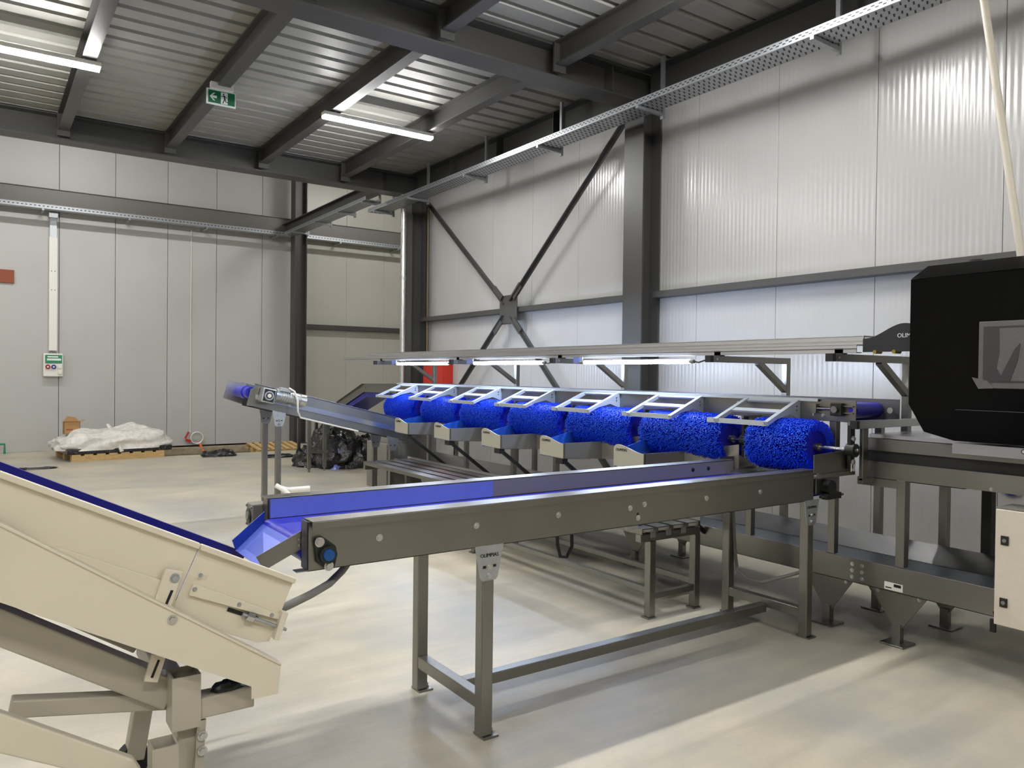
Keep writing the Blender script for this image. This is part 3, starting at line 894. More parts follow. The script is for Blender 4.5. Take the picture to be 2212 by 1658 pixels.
# ------------------------------------------------------------------ brush sorting machine (runs along y)
bs = thing('brush_sorter', 'brush sorting machine with seven blue roller brushes and a row of trays', 'machine', (4.6, 6.0, 0.48))
b = MB().box(4.62, 4.628, 2.79, 9.35, 1.352, 1.492)
b.box(4.628, 4.66, 2.79, 9.35, 1.352, 1.358)
us = b.build('side_panel', 'stainless', bs)
MB().box(4.600, 4.700, 3.05, 9.35, 1.492, 1.497).box(4.600, 4.604, 3.05, 9.35, 1.478, 1.492).build('top_flange', 'bright_sheet', us)
ub = MB().box(4.975, 4.983, 2.70, 9.35, 1.330, 1.500).box(4.94, 4.975, 2.75, 9.35, 1.330, 1.336).build('side_panel', 'stainless', bs)
MB().cyl((4.97, 2.76, 1.425), (4.9845, 2.76, 1.425), 0.020, 18).build('round_hole', 'panel_white', ub)
prof = []
for k in range(11):
    a = -math.pi/2 - math.pi*k/10
    prof.append((2.855+0.050*math.cos(a), 1.425+0.050*math.sin(a)))
prof += [(9.4, 1.475), (9.4, 1.375)]
MB().prism(prof, 'x', 4.665, 4.970).build('belt', 'belt_blue', bs, smooth=True)
# belt tensioner on the front panel
tz = 1.432
MB().box(4.600, 4.621, 2.80, 3.08, tz-0.025, tz-0.019).box(4.600, 4.621, 2.80, 3.08, tz+0.019, tz+0.025).build('tension_rail', 'stainless', us)
tk = MB().box(4.575, 4.62, 2.865, 2.945, tz-0.042, tz+0.042).build('tension_block', 'cast_black', us, bevel=0.006)
MB().cyl((4.575, 2.905, tz), (4.555, 2.905, tz), 0.022, 16).build('shaft_end', 'stainless', tk, smooth=True)
MB().cyl((4.595, 2.945, tz), (4.595, 3.07, tz), 0.008, 8).build('tension_screw', 'stainless_bright', tk)
MB().box(4.58, 4.62, 3.05, 3.09, tz-0.03, tz+0.03).build('screw_lug', 'stainless', tk)
bolt(us, (4.62, 3.02, 1.385), '-x', 0.010); bolt(us, (4.62, 3.09, 1.390), '-x', 0.008)
MB().cyl((4.619, 2.825, tz), (4.6195, 2.825, tz), 0.017, 16).build('slot', 'belt_blue', us)
for k in range(7):
    y = 3.72+0.93*k
    bolt(us, (4.62, y, 1.448), '-x', 0.007)
# ladder shaped guard frames
near_y = [3.192, 4.046, 4.994, 5.916, 6.853, 7.788, 8.761]
far_y = [3.640, 4.525, 5.456, 6.400, 7.330, 8.290, 9.220]
for yn, yf in zip(near_y, far_y):
    top = Vector((4.615, 0, 1.478)); bot = Vector((4.262, 0, 1.330))
    d = (bot-top)
    nrm = Vector((-d.z, 0, d.x)).normalized()
    if nrm.z < 0: nrm = -nrm
    lad = thing_part = MB()
    for y in (yn+0.014, yf-0.014):
        lad.bar((top.x, y, top.z), (bot.x, y, bot.z), 0.034, 0.026, nrm)
    for t_, w_ in ((0.06, 0.036), (0.50, 0.048)):
        p = top + d*t_
        lad.bar((p.x, yn+0.02, p.z), (p.x, yf-0.02, p.z), w_, 0.012, nrm)
    p = top + d*0.95
    lad.bar((p.x, yn+0.02, p.z-0.008), (p.x, yf+0.075, p.z-0.008), 0.012, 0.034, (0,0,1))
    lo = lad.build('guard_frame', 'bright_sheet', bs)
    ck = MB().prism([(4.618,1.480),(4.618,1.362),(4.600,1.356),(4.505,1.388),(4.330,1.350),(4.345,1.366)], 'y', yn, yn+0.004).build('cheek_plate', 'bright_sheet', lo)
    for dz in (1.440, 1.415):
        bolt(ck, (4.575, yn, dz), '-y', 0.005)
# brushes
def brush_mesh(length, nb, seed):
    rnd = np.random.RandomState(seed)
    th = rnd.rand(nb)*2*math.pi
    y = rnd.rand(nb)*length
    # flared bristles towards both ends
    e = np.minimum(y, length-y)
    edge = np.clip(1-e/0.09, 0, 1)
    R1 = 0.172 - 0.014*edge**3 + rnd.randn(nb)*0.0035
    R0 = np.full(nb, 0.10)
    sgn = np.where(y < length/2, -1, 1)
    y1 = y + sgn*edge*0.012 + rnd.randn(nb)*0.006
    th1 = th + rnd.randn(nb)*0.035
    wd = 0.0029
    tx, tz_ = -np.sin(th), np.cos(th)
    base = np.stack([R0*np.cos(th), y, R0*np.sin(th)], 1)
    tipc = np.stack([R1*np.cos(th1), y1, R1*np.sin(th1)], 1)
    tang = np.stack([tx, np.zeros(nb), tz_], 1)*wd
    ax = np.zeros((nb,3)); ax[:,1] = wd
    a0 = tipc + tang; a1 = tipc - tang*0.5 + ax*0.9; a2 = tipc - tang*0.5 - ax*0.9
    V = np.stack([base, a0, a1, a2], 1).reshape(-1,3)
    idx = np.arange(nb)*4
    F = np.concatenate([np.stack([idx,idx+1,idx+2],1), np.stack([idx,idx+2,idx+3],1), np.stack([idx,idx+3,idx+1],1), np.stack([idx+1,idx+3,idx+2],1)])
    me = bpy.data.meshes.new('brush')
    me.from_pydata(V.tolist(), [], F.tolist())
    me.materials.append(MATS['bristle']); me.materials.append(MATS['bristle_tip'])
    mi = np.zeros(len(F), dtype=np.int32); mi[3*nb:] = 1
    me.polygons.foreach_set('material_index', mi)
    return me
LB = 0.785
me_long = brush_mesh(LB, 17000, 3)
me_short = brush_mesh(0.45, 11000, 5)
core = None
brush_spans = [(2.94, 0.45), (3.63, LB), (4.555, LB), (5.465, LB), (6.39, LB), (7.29, LB), (8.30, LB)]
for y0, ln in brush_spans:
    ob = bpy.data.objects.new('brush', me_long if ln == LB else me_short); COL.objects.link(ob)
    ob.parent = bs; ob.location = Vector((4.45, y0, 1.19)) - wloc(bs)
    MB().cyl((4.45, y0+0.025, 1.19), (4.45, y0+ln-0.025, 1.19), 0.128, 32).build('brush_core', 'bristle_core', ob, smooth=True)
    MB().cyl((4.45, y0-0.012, 1.19), (4.45, y0+0.03, 1.19), 0.026, 18).build('hub', 'stainless', ob, smooth=True)
MB().cyl((4.45, 2.66, 1.19), (4.45, 9.28, 1.19), 0.013, 12).build('brush_shaft', 'stainless_bright', bs, smooth=True)
def bearing(y):
    h = MB().box(4.425, 4.475, y-0.012, y+0.012, 1.075, 1.36).build('bearing_hanger', 'black_matt', bs, bevel=0.004)
    MB().cyl((4.45, y-0.035, 1.19), (4.45, y+0.020, 1.19), 0.042, 18).build('bearing', 'cast_black', h, smooth=True)
    MB().cyl((4.45, y-0.040, 1.19), (4.45, y-0.034, 1.19), 0.024, 14).build('bearing_ring', 'cast_black', h, smooth=True)
    bolt(h, (4.45, y-0.014, 1.262), '-y', 0.013); bolt(h, (4.45, y-0.014, 1.118), '-y', 0.013)
    MB().cyl((4.435, y-0.014, 1.06), (4.435, y-0.014, 1.11), 0.006, 8).cyl((4.463, y-0.014, 1.06), (4.463, y-0.014, 1.11), 0.006, 8).build('adjusting_screw', 'stainless_bright', h)
    MB().box(4.42, 4.63, y-0.01, y+0.01, 1.345, 1.365).build('hanger_arm', 'stainless', h)
for y in (2.715, 3.52, 4.495, 5.415, 6.325, 7.24, 8.20, 9.20):
    bearing(y)
# posts
for y in (2.955, 3.62, 5.93, 6.66, 7.62, 8.52):
    MB().box(4.628, 4.676, y-0.025, y+0.025, 0.478, 1.352).build('post', 'stainless', bs, bevel=0.003)
for y in (3.03, 5.25, 7.2, 9.0):
    MB().box(5.302, 5.352, y-0.025, y+0.025, 0.34, 1.375).build('post', 'stainless', bs, bevel=0.003)
    MB().box(4.983, 5.302, y-0.02, y+0.02, 1.335, 1.375).build('post_arm', 'stainless', bs)
MB().box(4.50, 4.56, 2.665, 2.69, 1.00, 1.345).build('end_post', 'stainless', bs, bevel=0.003)
MB().box(4.44, 5.30, 2.655, 2.70, 1.325, 1.375).build('end_arm', 'stainless_bright', bs, bevel=0.003)
MB().box(4.41, 4.44, 2.655, 2.70, 1.325, 1.375).build('end_cap', 'black_matt', bs)
MB().box(4.50, 5.27, 2.66, 2.70, 0.985, 1.015).build('end_sill', 'stainless', bs)
# guards next to the first brush
MB().plate([(4.10,2.74,1.065),(4.50,2.74,1.055),(4.50,2.74,1.19),(4.10,2.74,1.175)], 0.005).build('side_guard', 'stainless', bs)
MB().box(4.14, 4.50, 2.715, 2.745, 1.035, 1.060).build('guard_foot', 'stainless', bs)
MB().plate([(4.24,3.575,0.972),(4.60,3.575,0.972),(4.60,3.575,1.075),(4.24,3.575,1.075)], 0.005).build('side_guard', 'stainless', bs)
MB().plate([(4.20,2.98,0.985),(4.20,3.52,0.985),(4.62,3.52,1.005),(4.62,2.98,1.005)], 0.006).build('chute_plate', 'belt_black', bs)
MB().box(4.195, 4.203, 2.98, 3.52, 0.972, 0.992).build('chute_edge', 'stainless_bright', bs)
# collecting trays with logo plates
XO = 3.92
def tray(k):
    yn = 3.975+0.922*k
    yg = 3.515+0.922*k
    yf = yn+0.315
    t = thing_tray = MB().plate([(XO,yn,0.955),(4.33,yn,0.935),(4.42,yg+0.03,0.965),(4.42,yg+0.83,0.965),(4.14,yf+0.02,0.945),(XO,yf,0.955)], 0.005).build('catch_tray', 'stainless', bs)
    MB().plate([(XO,yn,0.955),(4.33,yn,0.932),(4.33,yn,1.078),(XO,yn,1.078)], 0.005).build('near_wall', 'tray_sheet', t)
    MB().plate([(4.33,yn,0.932),(4.41,yg+0.02,0.962),(4.41,yg+0.02,1.160),(4.33,yn,1.078)], 0.005).build('near_wall', 'tray_sheet', t)
    MB().plate([(XO,yf,0.955),(4.06,yf+0.01,0.945),(4.06,yf+0.01,1.100),(XO,yf,1.078)], 0.005).build('far_wall', 'tray_blue', t)
    MB().plate([(4.06,yf+0.01,0.945),(4.41,yg+0.86,0.962),(4.41,yg+0.86,1.160),(4.06,yf+0.01,1.100)], 0.005).build('far_wall', 'tray_blue', t)
    poly = [(yn, 0.955), (yf, 0.962), (yf, 1.095)]
    for i in range(9):
        a = math.pi*0.5*i/8
        poly.append((yf-0.045+0.045*math.cos(a), 1.090+0.034*math.sin(a)))
    for i in range(1, 13):
        u = i/12
        poly.append((yf-0.045-(yf-0.045-yn)*u, 1.124-0.050*(3*u*u-2*u*u*u)))
    ep = MB().prism(poly, 'x', XO-0.010, XO-0.004).build('logo_plate', 'logo_sheet', t)
    text('OLIMPIAS', 0.028, (XO-0.011, yf-0.085, 1.085), (0,-1,0), (0,0,1), 'ink_black', ep)
    MB().box(XO-0.006, XO+0.006, yn-0.006, yn+0.006, 0.953, 1.080).build('corner_strip', 'steel_paint', t)
    bolt(t, (XO+0.01, yn-0.006, 0.962), '-y', 0.006)
    MB().box(XO+0.0, XO+0.055, yn+0.02, yn+0.11, 0.905, 0.953).build('strut_bracket', 'black_matt', t)
    MB().bar((XO+0.04, yn+0.05, 0.925), (4.625, yn+0.05, 0.43), 0.026, 0.030).build('strut', 'black_matt', t)
for k in range(5):
    tray(k)

# ------------------------------------------------------------------ lighting canopy above the sorter
lcn = thing('lighting_canopy', 'aluminium lighting canopy with three white tubes above the brush machine', 'canopy', (4.8, 6.5, 0.5))
r1 = MB().box(4.50, 4.56, 2.72, 10.95, 1.795, 1.800).box(4.50, 4.505, 2.72, 10.95, 1.80, 1.845).box(4.50, 4.62, 2.72, 10.95, 1.843, 1.848).build('rail', 'aluminium', lcn)
MB().box(4.497, 4.50, 2.72, 10.9, 1.818, 1.823).build('rail_groove', 'steel_paint', r1)
r2 = MB().box(4.545, 4.555, 2.70, 10.15, 1.848, 1.900).box(4.545, 4.70, 2.70, 10.15, 1.898, 1.904).box(4.55, 4.70, 2.70, 10.15, 1.848, 1.852).build('rail', 'aluminium', lcn)
MB().box(4.541, 4.545, 2.70, 10.15, 1.868, 1.874).build('rail_rim', 'stainless_bright', r2)
poly = [(2.70,1.80),(2.70,1.885)]
for i in range(13):
    u = i/12
    poly.append((2.68-0.24*u, 1.885+0.085*(3*u*u-2*u**3)))
for i in range(1, 13):
    u = i/12
    poly.append((2.44-0.30*u, 1.970-0.085*(3*u*u-2*u**3)))
poly += [(2.10,1.885),(2.10,1.80)]
hp = MB().prism(poly, 'x', 4.535, 4.545).build('end_plate', 'hump_black', lcn)
text('OLIMPIAS', 0.036, (4.533, 2.405, 1.895), (0,-1,0), (0,0,1), 'sign_white', hp)
for y in (2.62, 2.50):
    MB().cyl((4.53, y, 1.80), (4.60, y, 1.80), 0.012, 12).build('spring_knob', 'brass', hp, smooth=True)
for i, y in enumerate((2.84, 3.82, 5.70, 7.58, 9.62)):
    MB().box(5.302, 5.352, y-0.025, y+0.025, 0.34, 1.79).build('post', 'stainless', lcn, bevel=0.003)
    ar_ = MB().box(4.43, 5.302, y-0.025, y+0.025, 1.742, 1.790).build('arm', 'stainless', lcn, bevel=0.003)
    MB().box(4.395, 4.43, y-0.026, y+0.026, 1.741, 1.791).build('end_cap', 'black_matt', ar_)
    MB().bar((4.97, y, 1.752), (5.318, y, 1.53), 0.045, 0.045).build('brace', 'stainless', lcn, bevel=0.003)
    MB().box(4.50, 4.545, y-0.03, y+0.03, 1.79, 1.825).build('clamp', 'black_matt', ar_)
    bolt(ar_, (4.47, y-0.025, 1.765), '-y', 0.006)
for (y0, y1) in ((4.09, 5.34), (5.97, 7.22), (7.80, 9.12)):
    tl = MB().cyl((4.50, y0, 1.750), (4.50, y1, 1.750), 0.017, 16).build('tube_lamp', 'tube_cool', lcn, smooth=True)
    for (a, b_) in ((y0-0.045, y0), (y1, y1+0.06)):
        MB().cyl((4.50, a, 1.750), (4.50, b_, 1.750), 0.015, 12).build('tube_socket', 'grey_housing', tl, smooth=True)
    MB().tube([(4.50,y0-0.045,1.75),(4.50,y0-0.09,1.742),(4.50,y0-0.14,1.755),(4.50,y0-0.17,1.76)], 0.006, 6).build('tube_cable', 'black_matt', tl)
    MB().box(4.495, 4.505, y1+0.03, y1+0.05, 1.755, 1.80).build('tube_clip', 'galvanised', tl)
    MB().box(4.49, 4.53, y1+0.09, y1+0.15, 1.742, 1.80).build('ballast', 'blue_film', tl)

# ------------------------------------------------------------------ weighing conveyor, black hood, control cabinet
wc = thing('inspection_conveyor', 'grey steel conveyor frame with black slot under the black hood', 'conveyor', (4.95, 1.8, 0.48))
b = MB().box(4.62, 4.63, 0.5, 2.757, 1.186, 1.258).box(4.63, 5.25, 0.5, 2.757, 1.25, 1.258)
pz = b.build('upper_panel', 'stainless', wc)
p2 = MB().box(4.62, 4.63, 0.5, 2.757, 1.016, 1.118).box(4.63, 5.25, 0.5, 2.757, 1.016, 1.024).build('lower_panel', 'stainless', wc)
MB().box(4.64, 5.24, 0.5, 2.75, 1.06, 1.24).build('belt_body', 'belt_black', wc)
bolt(p2, (4.62, 2.72, 1.03), '-x', 0.006); bolt(pz, (4.62, 2.72, 1.245), '-x', 0.005); bolt(p2, (4.62, 1.98, 1.03), '-x', 0.007)
for (x, y) in ((4.648, 2.49), (5.33, 2.57), (4.648, 0.9), (5.33, 0.9)):
    MB().box(x-0.027, x+0.027, y-0.027, y+0.027, 0.485 if x < 5 else 0.34, 1.016).build('post', 'stainless', wc, bevel=0.003)
MB().box(4.62, 4.67, 2.51, 2.77, 0.962, 1.012).build('sill', 'stainless', wc)
MB().box(5.02, 5.36, 2.30, 2.66, 0.955, 1.012).build('under_box', 'steel_paint', wc, bevel=0.01)
MB().box(5.305, 5.365, 2.27, 2.33, 0.34, 1.016).build('post', 'black_matt', wc)
MB().box(4.66, 5.25, 2.0, 2.72, 1.262, 1.285).build('top_rail', 'stainless_bright', wc)
sp = MB().box(4.50, 4.51, 0.5, 2.135, 1.222, 1.280).box(4.51, 4.62, 0.5, 2.135, 1.274, 1.280).build('front_strip', 'stainless_bright', wc)
MB().cyl((4.4995, 1.775, 1.262), (4.501, 1.775, 1.262), 0.013, 18).build('lock_hole', 'ink_black', sp)
MB().cyl((4.499, 1.775, 1.262), (4.5005, 1.775, 1.262), 0.0085, 18).build('lock_disc', 'white_plastic', sp)

hd = thing('inspection_hood', 'large glossy black hood with a film covered window at the right edge', 'machine', (4.85, 1.5, 1.27))
HX = 4.45; HY = 2.362
front = [(HY,2.215),(HY,1.490),(2.272,1.335),(2.105,1.296),(0.3,1.300),(0.3,2.215)]
vs = [(HX,y,z) for y,z in front] + [(5.22,y,z) for y,z in front]
MB().prism(front, 'x', HX, 5.22).build('shell', 'black_gloss', hd, bevel=0.004)
MB().hexa([(HX,0.3,2.216),(HX,HY,2.216),(5.22,HY,2.216),(5.22,0.3,2.216),(HX+0.15,0.3,2.305),(HX+0.15,HY-0.02,2.305),(5.10,HY-0.02,2.305),(5.10,0.3,2.305)]).build('roof_cap', 'black_gloss', hd, bevel=0.004)
MB().cyl((4.70, 2.12, 2.30), (4.70, 2.12, 2.325), 0.035, 16).build('roof_plug', 'black_matt', hd, smooth=True)
MB().box(HX-0.003, HX, 0.3, 2.1, 1.468, 1.472).build('seam', 'film_dark', hd)
wn_ = MB().box(HX-0.012, HX-0.002, 1.2, 1.980, 1.591, 1.950).build('window', 'film_grey', hd, bevel=0.004)
MB().box(HX-0.014, HX-0.011, 1.2, 1.955, 1.622, 1.922).build('pane', 'film_dark', wn_)
MB().plate([(HX-0.016,1.875,1.910),(HX-0.016,1.2,1.915),(HX-0.016,1.2,1.632),(HX-0.016,1.850,1.632),(HX-0.016,1.885,1.70),(HX-0.016,1.872,1.78)], 0.002).build('torn_film', 'film_grey', wn_)
MB().plate([(HX-0.019,1.875,1.635),(HX-0.019,1.80,1.800),(HX-0.019,1.775,1.83),(HX-0.019,1.785,1.74),(HX-0.019,1.82,1.632)], 0.002).build('film_flap', 'film_dark', wn_)
MB().plate([(HX-0.016,2.01,1.65),(HX-0.016,1.93,1.632),(HX-0.016,1.90,1.592),(HX-0.016,1.975,1.588)], 0.003).build('film_corner', 'film_grey', wn_)

cb = thing('control_cabinet', 'beige electrical cabinet with two black locks at the lower right edge', 'cabinet', (4.50, 1.5, 0.35))
MB().box(4.42, 4.60, 0.9, 1.860, 0.352, 0.962).build('body', 'cabinet_paint', cb, bevel=0.004)
dr = MB().box(4.40, 4.42, 0.9, 1.862, 0.352, 0.960).build('door', 'cabinet_paint', cb, bevel=0.004)
MB().box(4.41, 4.60, 0.9, 1.865, 0.962, 0.968).build('top_cover', 'grey_housing', cb)
for z in (0.80, 0.475):
    lk_ = MB().box(4.392, 4.40, 1.796, 1.833, z-0.024, z+0.024).build('lock', 'black_matt', dr, bevel=0.002)
    MB().cyl((4.392, 1.8145, z), (4.389, 1.8145, z), 0.010, 14).build('lock_barrel', 'grey_housing', lk_, smooth=True)
MB().tube([(4.60,1.95,0.36),(4.60,1.93,0.30),(4.60,1.91,0.33)], 0.003, 6).build('plug_cable', 'black_matt', cb)
MB().box(4.595, 4.615, 1.935, 1.965, 0.245, 0.318).build('plug', 'black_matt', cb, bevel=0.004)
MB().box(4.595, 4.60, 1.2, 1.3, 0.90, 1.02).build('hanging_bracket', 'steel_paint', cb)
# round badge low on the right wall
bd = thing('wall_badge', 'round dark blue badge on the right wall below the black hood', 'badge', (6.28, 2.56, 0.75))
MB().cyl((6.298, 2.56, 0.866), (6.285, 2.56, 0.866), 0.085, 28).build('disc', 'blue_plastic', bd, smooth=True)
MB().prism([(2.615,0.815),(2.555,0.845),(2.545,0.825),(2.500,0.835),(2.500,0.81),(2.56,0.795)], 'x', 6.281, 6.285).build('emblem', 'sign_white', bd)

# ------------------------------------------------------------------ slatted bench in front of the sorter
sb_ = thing('slatted_platform', 'long low steel platform of four grey slats in front of the brush machine', 'platform', (3.9, 6.0, 0))
PX0, PX1, PY0, PY1, PZ = 3.62, 4.19, 3.69, 8.20, 0.615
for i in range(4):
    x0 = PX0+0.005+i*0.147
    sl = MB().box(x0, x0+0.112, PY0, PY1, PZ-0.006, PZ).box(x0, x0+0.005, PY0, PY1, PZ-0.038, PZ-0.006).box(x0+0.107, x0+0.112, PY0, PY1, PZ-0.038, PZ-0.006).build('slat', 'stainless', sb_)
    if i < 3:
        MB().box(x0+0.075, x0+0.125, PY0-0.004, PY0, PZ-0.066, PZ-0.022).build('slat_clip', 'stainless_bright', sb_)
for y in (PY0+0.03, 5.95, PY1-0.03):
    MB().box(PX0, PX1+0.01, y-0.025, y+0.025, PZ-0.092, PZ-0.040).build('cross_rail', 'stainless', sb_, bevel=0.003)
    for x in (3.735, 4.175):
        lg = MB().box(x-0.027, x+0.027, y-0.027, y+0.027, 0.01, PZ-0.092).build('leg', 'stainless', sb_, bevel=0.004)
        MB().box(x-0.045, x+0.028, y-0.035, y+0.035, 0.0, 0.010).build('foot_plate', 'stainless', lg)
    MB().box(3.762, 4.148, y-0.02, y+0.02, 0.125, 0.165).build('cross_stretcher', 'stainless', sb_, bevel=0.003)
MB().box(3.715, 3.755, PY0+0.06, PY1-0.06, 0.165, 0.205).build('long_stretcher', 'stainless', sb_, bevel=0.003)
MB().box(4.155, 4.195, PY0+0.06, PY1-0.06, 0.165, 0.205).build('long_stretcher', 'stainless', sb_, bevel=0.003)
MB().box(4.19, 4.196, PY0, PY1, PZ-0.03, PZ+0.03).build('edge_strip', 'stainless_bright', sb_)

# ------------------------------------------------------------------ small inclined conveyor (runs along x, rising to the left)
ic = thing('inclined_conveyor', 'inclined steel conveyor with silver gear motor behind the front conveyor', 'conveyor', (3.3, 8.5, 0))
IY0, IY1 = 8.30, 8.80
def iz(x): return 1.500 - 0.2415*(x-2.42)
IXL, IXR = 2.42, 4.20
for yy, s in ((IY0, 1), (IY1, -1)):
    sp_ = MB().prism([(IXL,iz(IXL)),(IXR,iz(IXR)),(IXR,iz(IXR)-0.245),(IXL,iz(IXL)-0.245)], 'y', yy, yy+0.006*s).build('side_panel', 'stainless', ic)
    MB().prism([(IXL,iz(IXL)),(IXR,iz(IXR)),(IXR,iz(IXR)+0.006),(IXL,iz(IXL)+0.006)], 'y', yy-0.02, yy+0.02).build('top_lip', 'stainless_bright', sp_)
    MB().prism([(IXL,iz(IXL)-0.11),(IXR,iz(IXR)-0.11),(IXR,iz(IXR)-0.165),(IXL,iz(IXL)-0.165)], 'y', yy-0.012, yy).build('bright_band', 'stainless_bright', sp_)
    MB().prism([(IXL,iz(IXL)-0.245),(IXR,iz(IXR)-0.245),(IXR,iz(IXR)-0.251),(IXL,iz(IXL)-0.251)], 'y', min(yy,yy+0.05*s), max(yy,yy+0.05*s)).build('bottom_flange', 'steel_paint', sp_)
MB().prism([(IXL-0.06,iz(IXL)-0.045),(IXR,iz(IXR)-0.06),(IXR,iz(IXR)-0.075),(IXL-0.06,iz(IXL)-0.06)], 'y', IY0+0.01, IY1-0.01).build('belt', 'belt_blue', ic)
MB().cyl((2.385, IY0+0.02, 1.405), (2.385, IY1-0.02, 1.405), 0.062, 20).build('drum', 'belt_blue', ic, smooth=True)
MB().cyl((2.385, IY0+0.16, 1.405), (2.385, IY0+0.30, 1.405), 0.070, 20).build('belt_fold', 'belt_blue', ic, smooth=True)
MB().prism([(2.26,1.528),(2.46,1.490),(2.42,1.262),(2.21,1.335)], 'y', IY1-0.03, IY1-0.022).build('end_guard', 'stainless_bright', ic)
MB().prism([(2.37,1.44),(2.46,1.49),(2.46,1.25),(2.33,1.27)], 'y', IY0-0.006, IY0).build('end_plate', 'stainless', ic)
gy = IY0-0.13
gb = MB().prism([(2.475,1.465),(2.615,1.435),(2.585,1.285),(2.445,1.315)], 'y', gy, IY0-0.004).build('gearbox', 'galvanised', ic, bevel=0.010)
MB().prism([(2.490,1.450),(2.600,1.426),(2.573,1.300),(2.462,1.326)], 'y', gy-0.004, gy).build('gearbox_cover', 'cast_black', gb)
MB().cyl((2.530,gy-0.010,1.375),(2.530,gy-0.003,1.375),0.050,20).build('hub_plate', 'galvanised', gb, smooth=True)
MB().cyl((2.530,gy-0.014,1.375),(2.530,gy-0.009,1.375),0.034,20).build('hub_ring', 'ink_black', gb, smooth=True)
MB().cyl((2.530,gy-0.018,1.375),(2.530,gy-0.012,1.375),0.022,18).build('hub', 'white_plastic', gb, smooth=True)
mo = MB().cyl((2.61,gy+0.07,1.385),(2.66,gy+0.07,1.374),0.075,18,r2=0.062).cyl((2.66,gy+0.07,1.374),(2.88,gy+0.07,1.325),0.062,18).build('motor', 'galvanised', ic, smooth=True)
for k in range(6):
    x = 2.68+0.025*k; z = 1.370-0.0056*k
    MB().cyl((x,gy+0.07,z),(x+0.006,gy+0.07,z-0.0015),0.069,18).build('cooling_rib', 'galvanised', mo, smooth=True)
MB().cyl((2.88,gy+0.07,1.325),(2.945,gy+0.07,1.310),0.068,18).build('fan_cover', 'pipe_steel', mo, smooth=True)
MB().prism([(2.67,1.465),(2.79,1.440),(2.775,1.400),(2.655,1.425)], 'y', gy+0.02, gy+0.12).build('terminal_box', 'galvanised', mo, bevel=0.006)
MB().tube([(2.75,gy+0.02,1.455),(2.80,gy-0.01,1.42),(2.83,gy-0.02,1.33),(2.84,gy-0.01,1.20),(2.90,gy+0.08,1.13),(3.2,gy+0.12,1.055),(3.6,gy+0.13,0.955)], 0.010, 8).build('motor_cable', 'white_plastic', ic, smooth=True)
for lx in (2.675, 4.03):
    zt = iz(lx)-0.245
    for ly in (IY0+0.015, IY1-0.015):
        lg = MB().box(lx-0.028, lx+0.028, ly-0.028, ly+0.028, 0.0, zt).build('leg', 'stainless', ic, bevel=0.004)
    bracket_plate(ic, lx, IY0-0.016, zt+0.002, '-y', lettering=False, slope=0.24)
    p = bracket_plate(ic, lx+0.0, IY1-0.045, zt+0.002, '-y', lettering=False, slope=0.24)
    MB().box(lx-0.02, lx+0.02, IY0+0.04, IY1-0.04, 0.14, 0.18).build('cross_stretcher', 'stainless', ic)
MB().tube([(4.08,IY0-0.01,0.80),(4.11,IY0-0.03,0.74),(4.12,IY0-0.02,0.64)], 0.008, 6).build('cable', 'grey_cable', ic)

# ------------------------------------------------------------------ infeed conveyor behind the sorter
fi = thing('infeed_conveyor', 'grey infeed conveyor sloping up to the far end of the brush machine', 'conveyor', (4.7, 11.2, 0))
prof_t = [(9.40,1.485),(10.47,1.470),(11.60,1.118),(13.55,1.075)]
for x in (4.62, 5.02):
    sp_ = MB().prism(prof_t + [(y, z-0.125) for y, z in reversed(prof_t)], 'x', x, x+0.008).build('side_panel', 'stainless', fi)
    MB().prism(prof_t + [(y, z-0.006) for y, z in reversed(prof_t)], 'x', x-0.03, x+0.02).build('top_lip', 'stainless', sp_)
    bolt(sp_, (x, 10.42, 1.41), '-x', 0.011)
MB().prism([(9.42,1.44),(10.45,1.425),(11.58,1.075),(13.5,1.03),(13.5,0.93),(11.52,0.94),(10.42,1.275),(9.42,1.30)], 'x', 4.64, 5.01).build('belt', 'belt_dark', fi)
for (x, y) in ((4.40,12.10),(4.70,12.20),(4.68,13.39),(5.0,13.39)):
    z = 0.96
    lg = MB().box(x-0.025, x+0.025, y-0.025, y+0.025, 0.05, z).build('leg', 'stainless', fi)
    MB().cyl((x,y,0),(x,y,0.05),0.016,10).build('levelling_foot', 'stainless', lg)
MB().box(4.38, 4.72, 12.11, 12.15, 0.30, 0.34).build('cross_stretcher', 'stainless', fi)
MB().box(4.39, 4.66, 12.13, 12.17, 0.90, 0.94).build('cross_stretcher', 'stainless', fi)

# ------------------------------------------------------------------ things at the walls and on the floor
# red fire cabinet
fc = thing('fire_cabinet', 'red fire hose cabinet on the right wall behind the canopy', 'cabinet', (6.2, 11.08, 1.1))
MB().box(6.12, 6.298, 10.76, 11.42, 1.15, 1.80).build('body', 'red_paint', fc, bevel=0.006)
dr = MB().box(6.105, 6.12, 10.77, 11.05, 1.16, 1.79).build('door', 'red_paint', fc, bevel=0.004)
MB().box(6.105, 6.12, 11.06, 11.41, 1.16, 1.79).build('door', 'red_paint', fc, bevel=0.004)
MB().box(6.099, 6.106, 10.975, 11.005, 1.59, 1.65).build('handle', 'black_matt', dr)
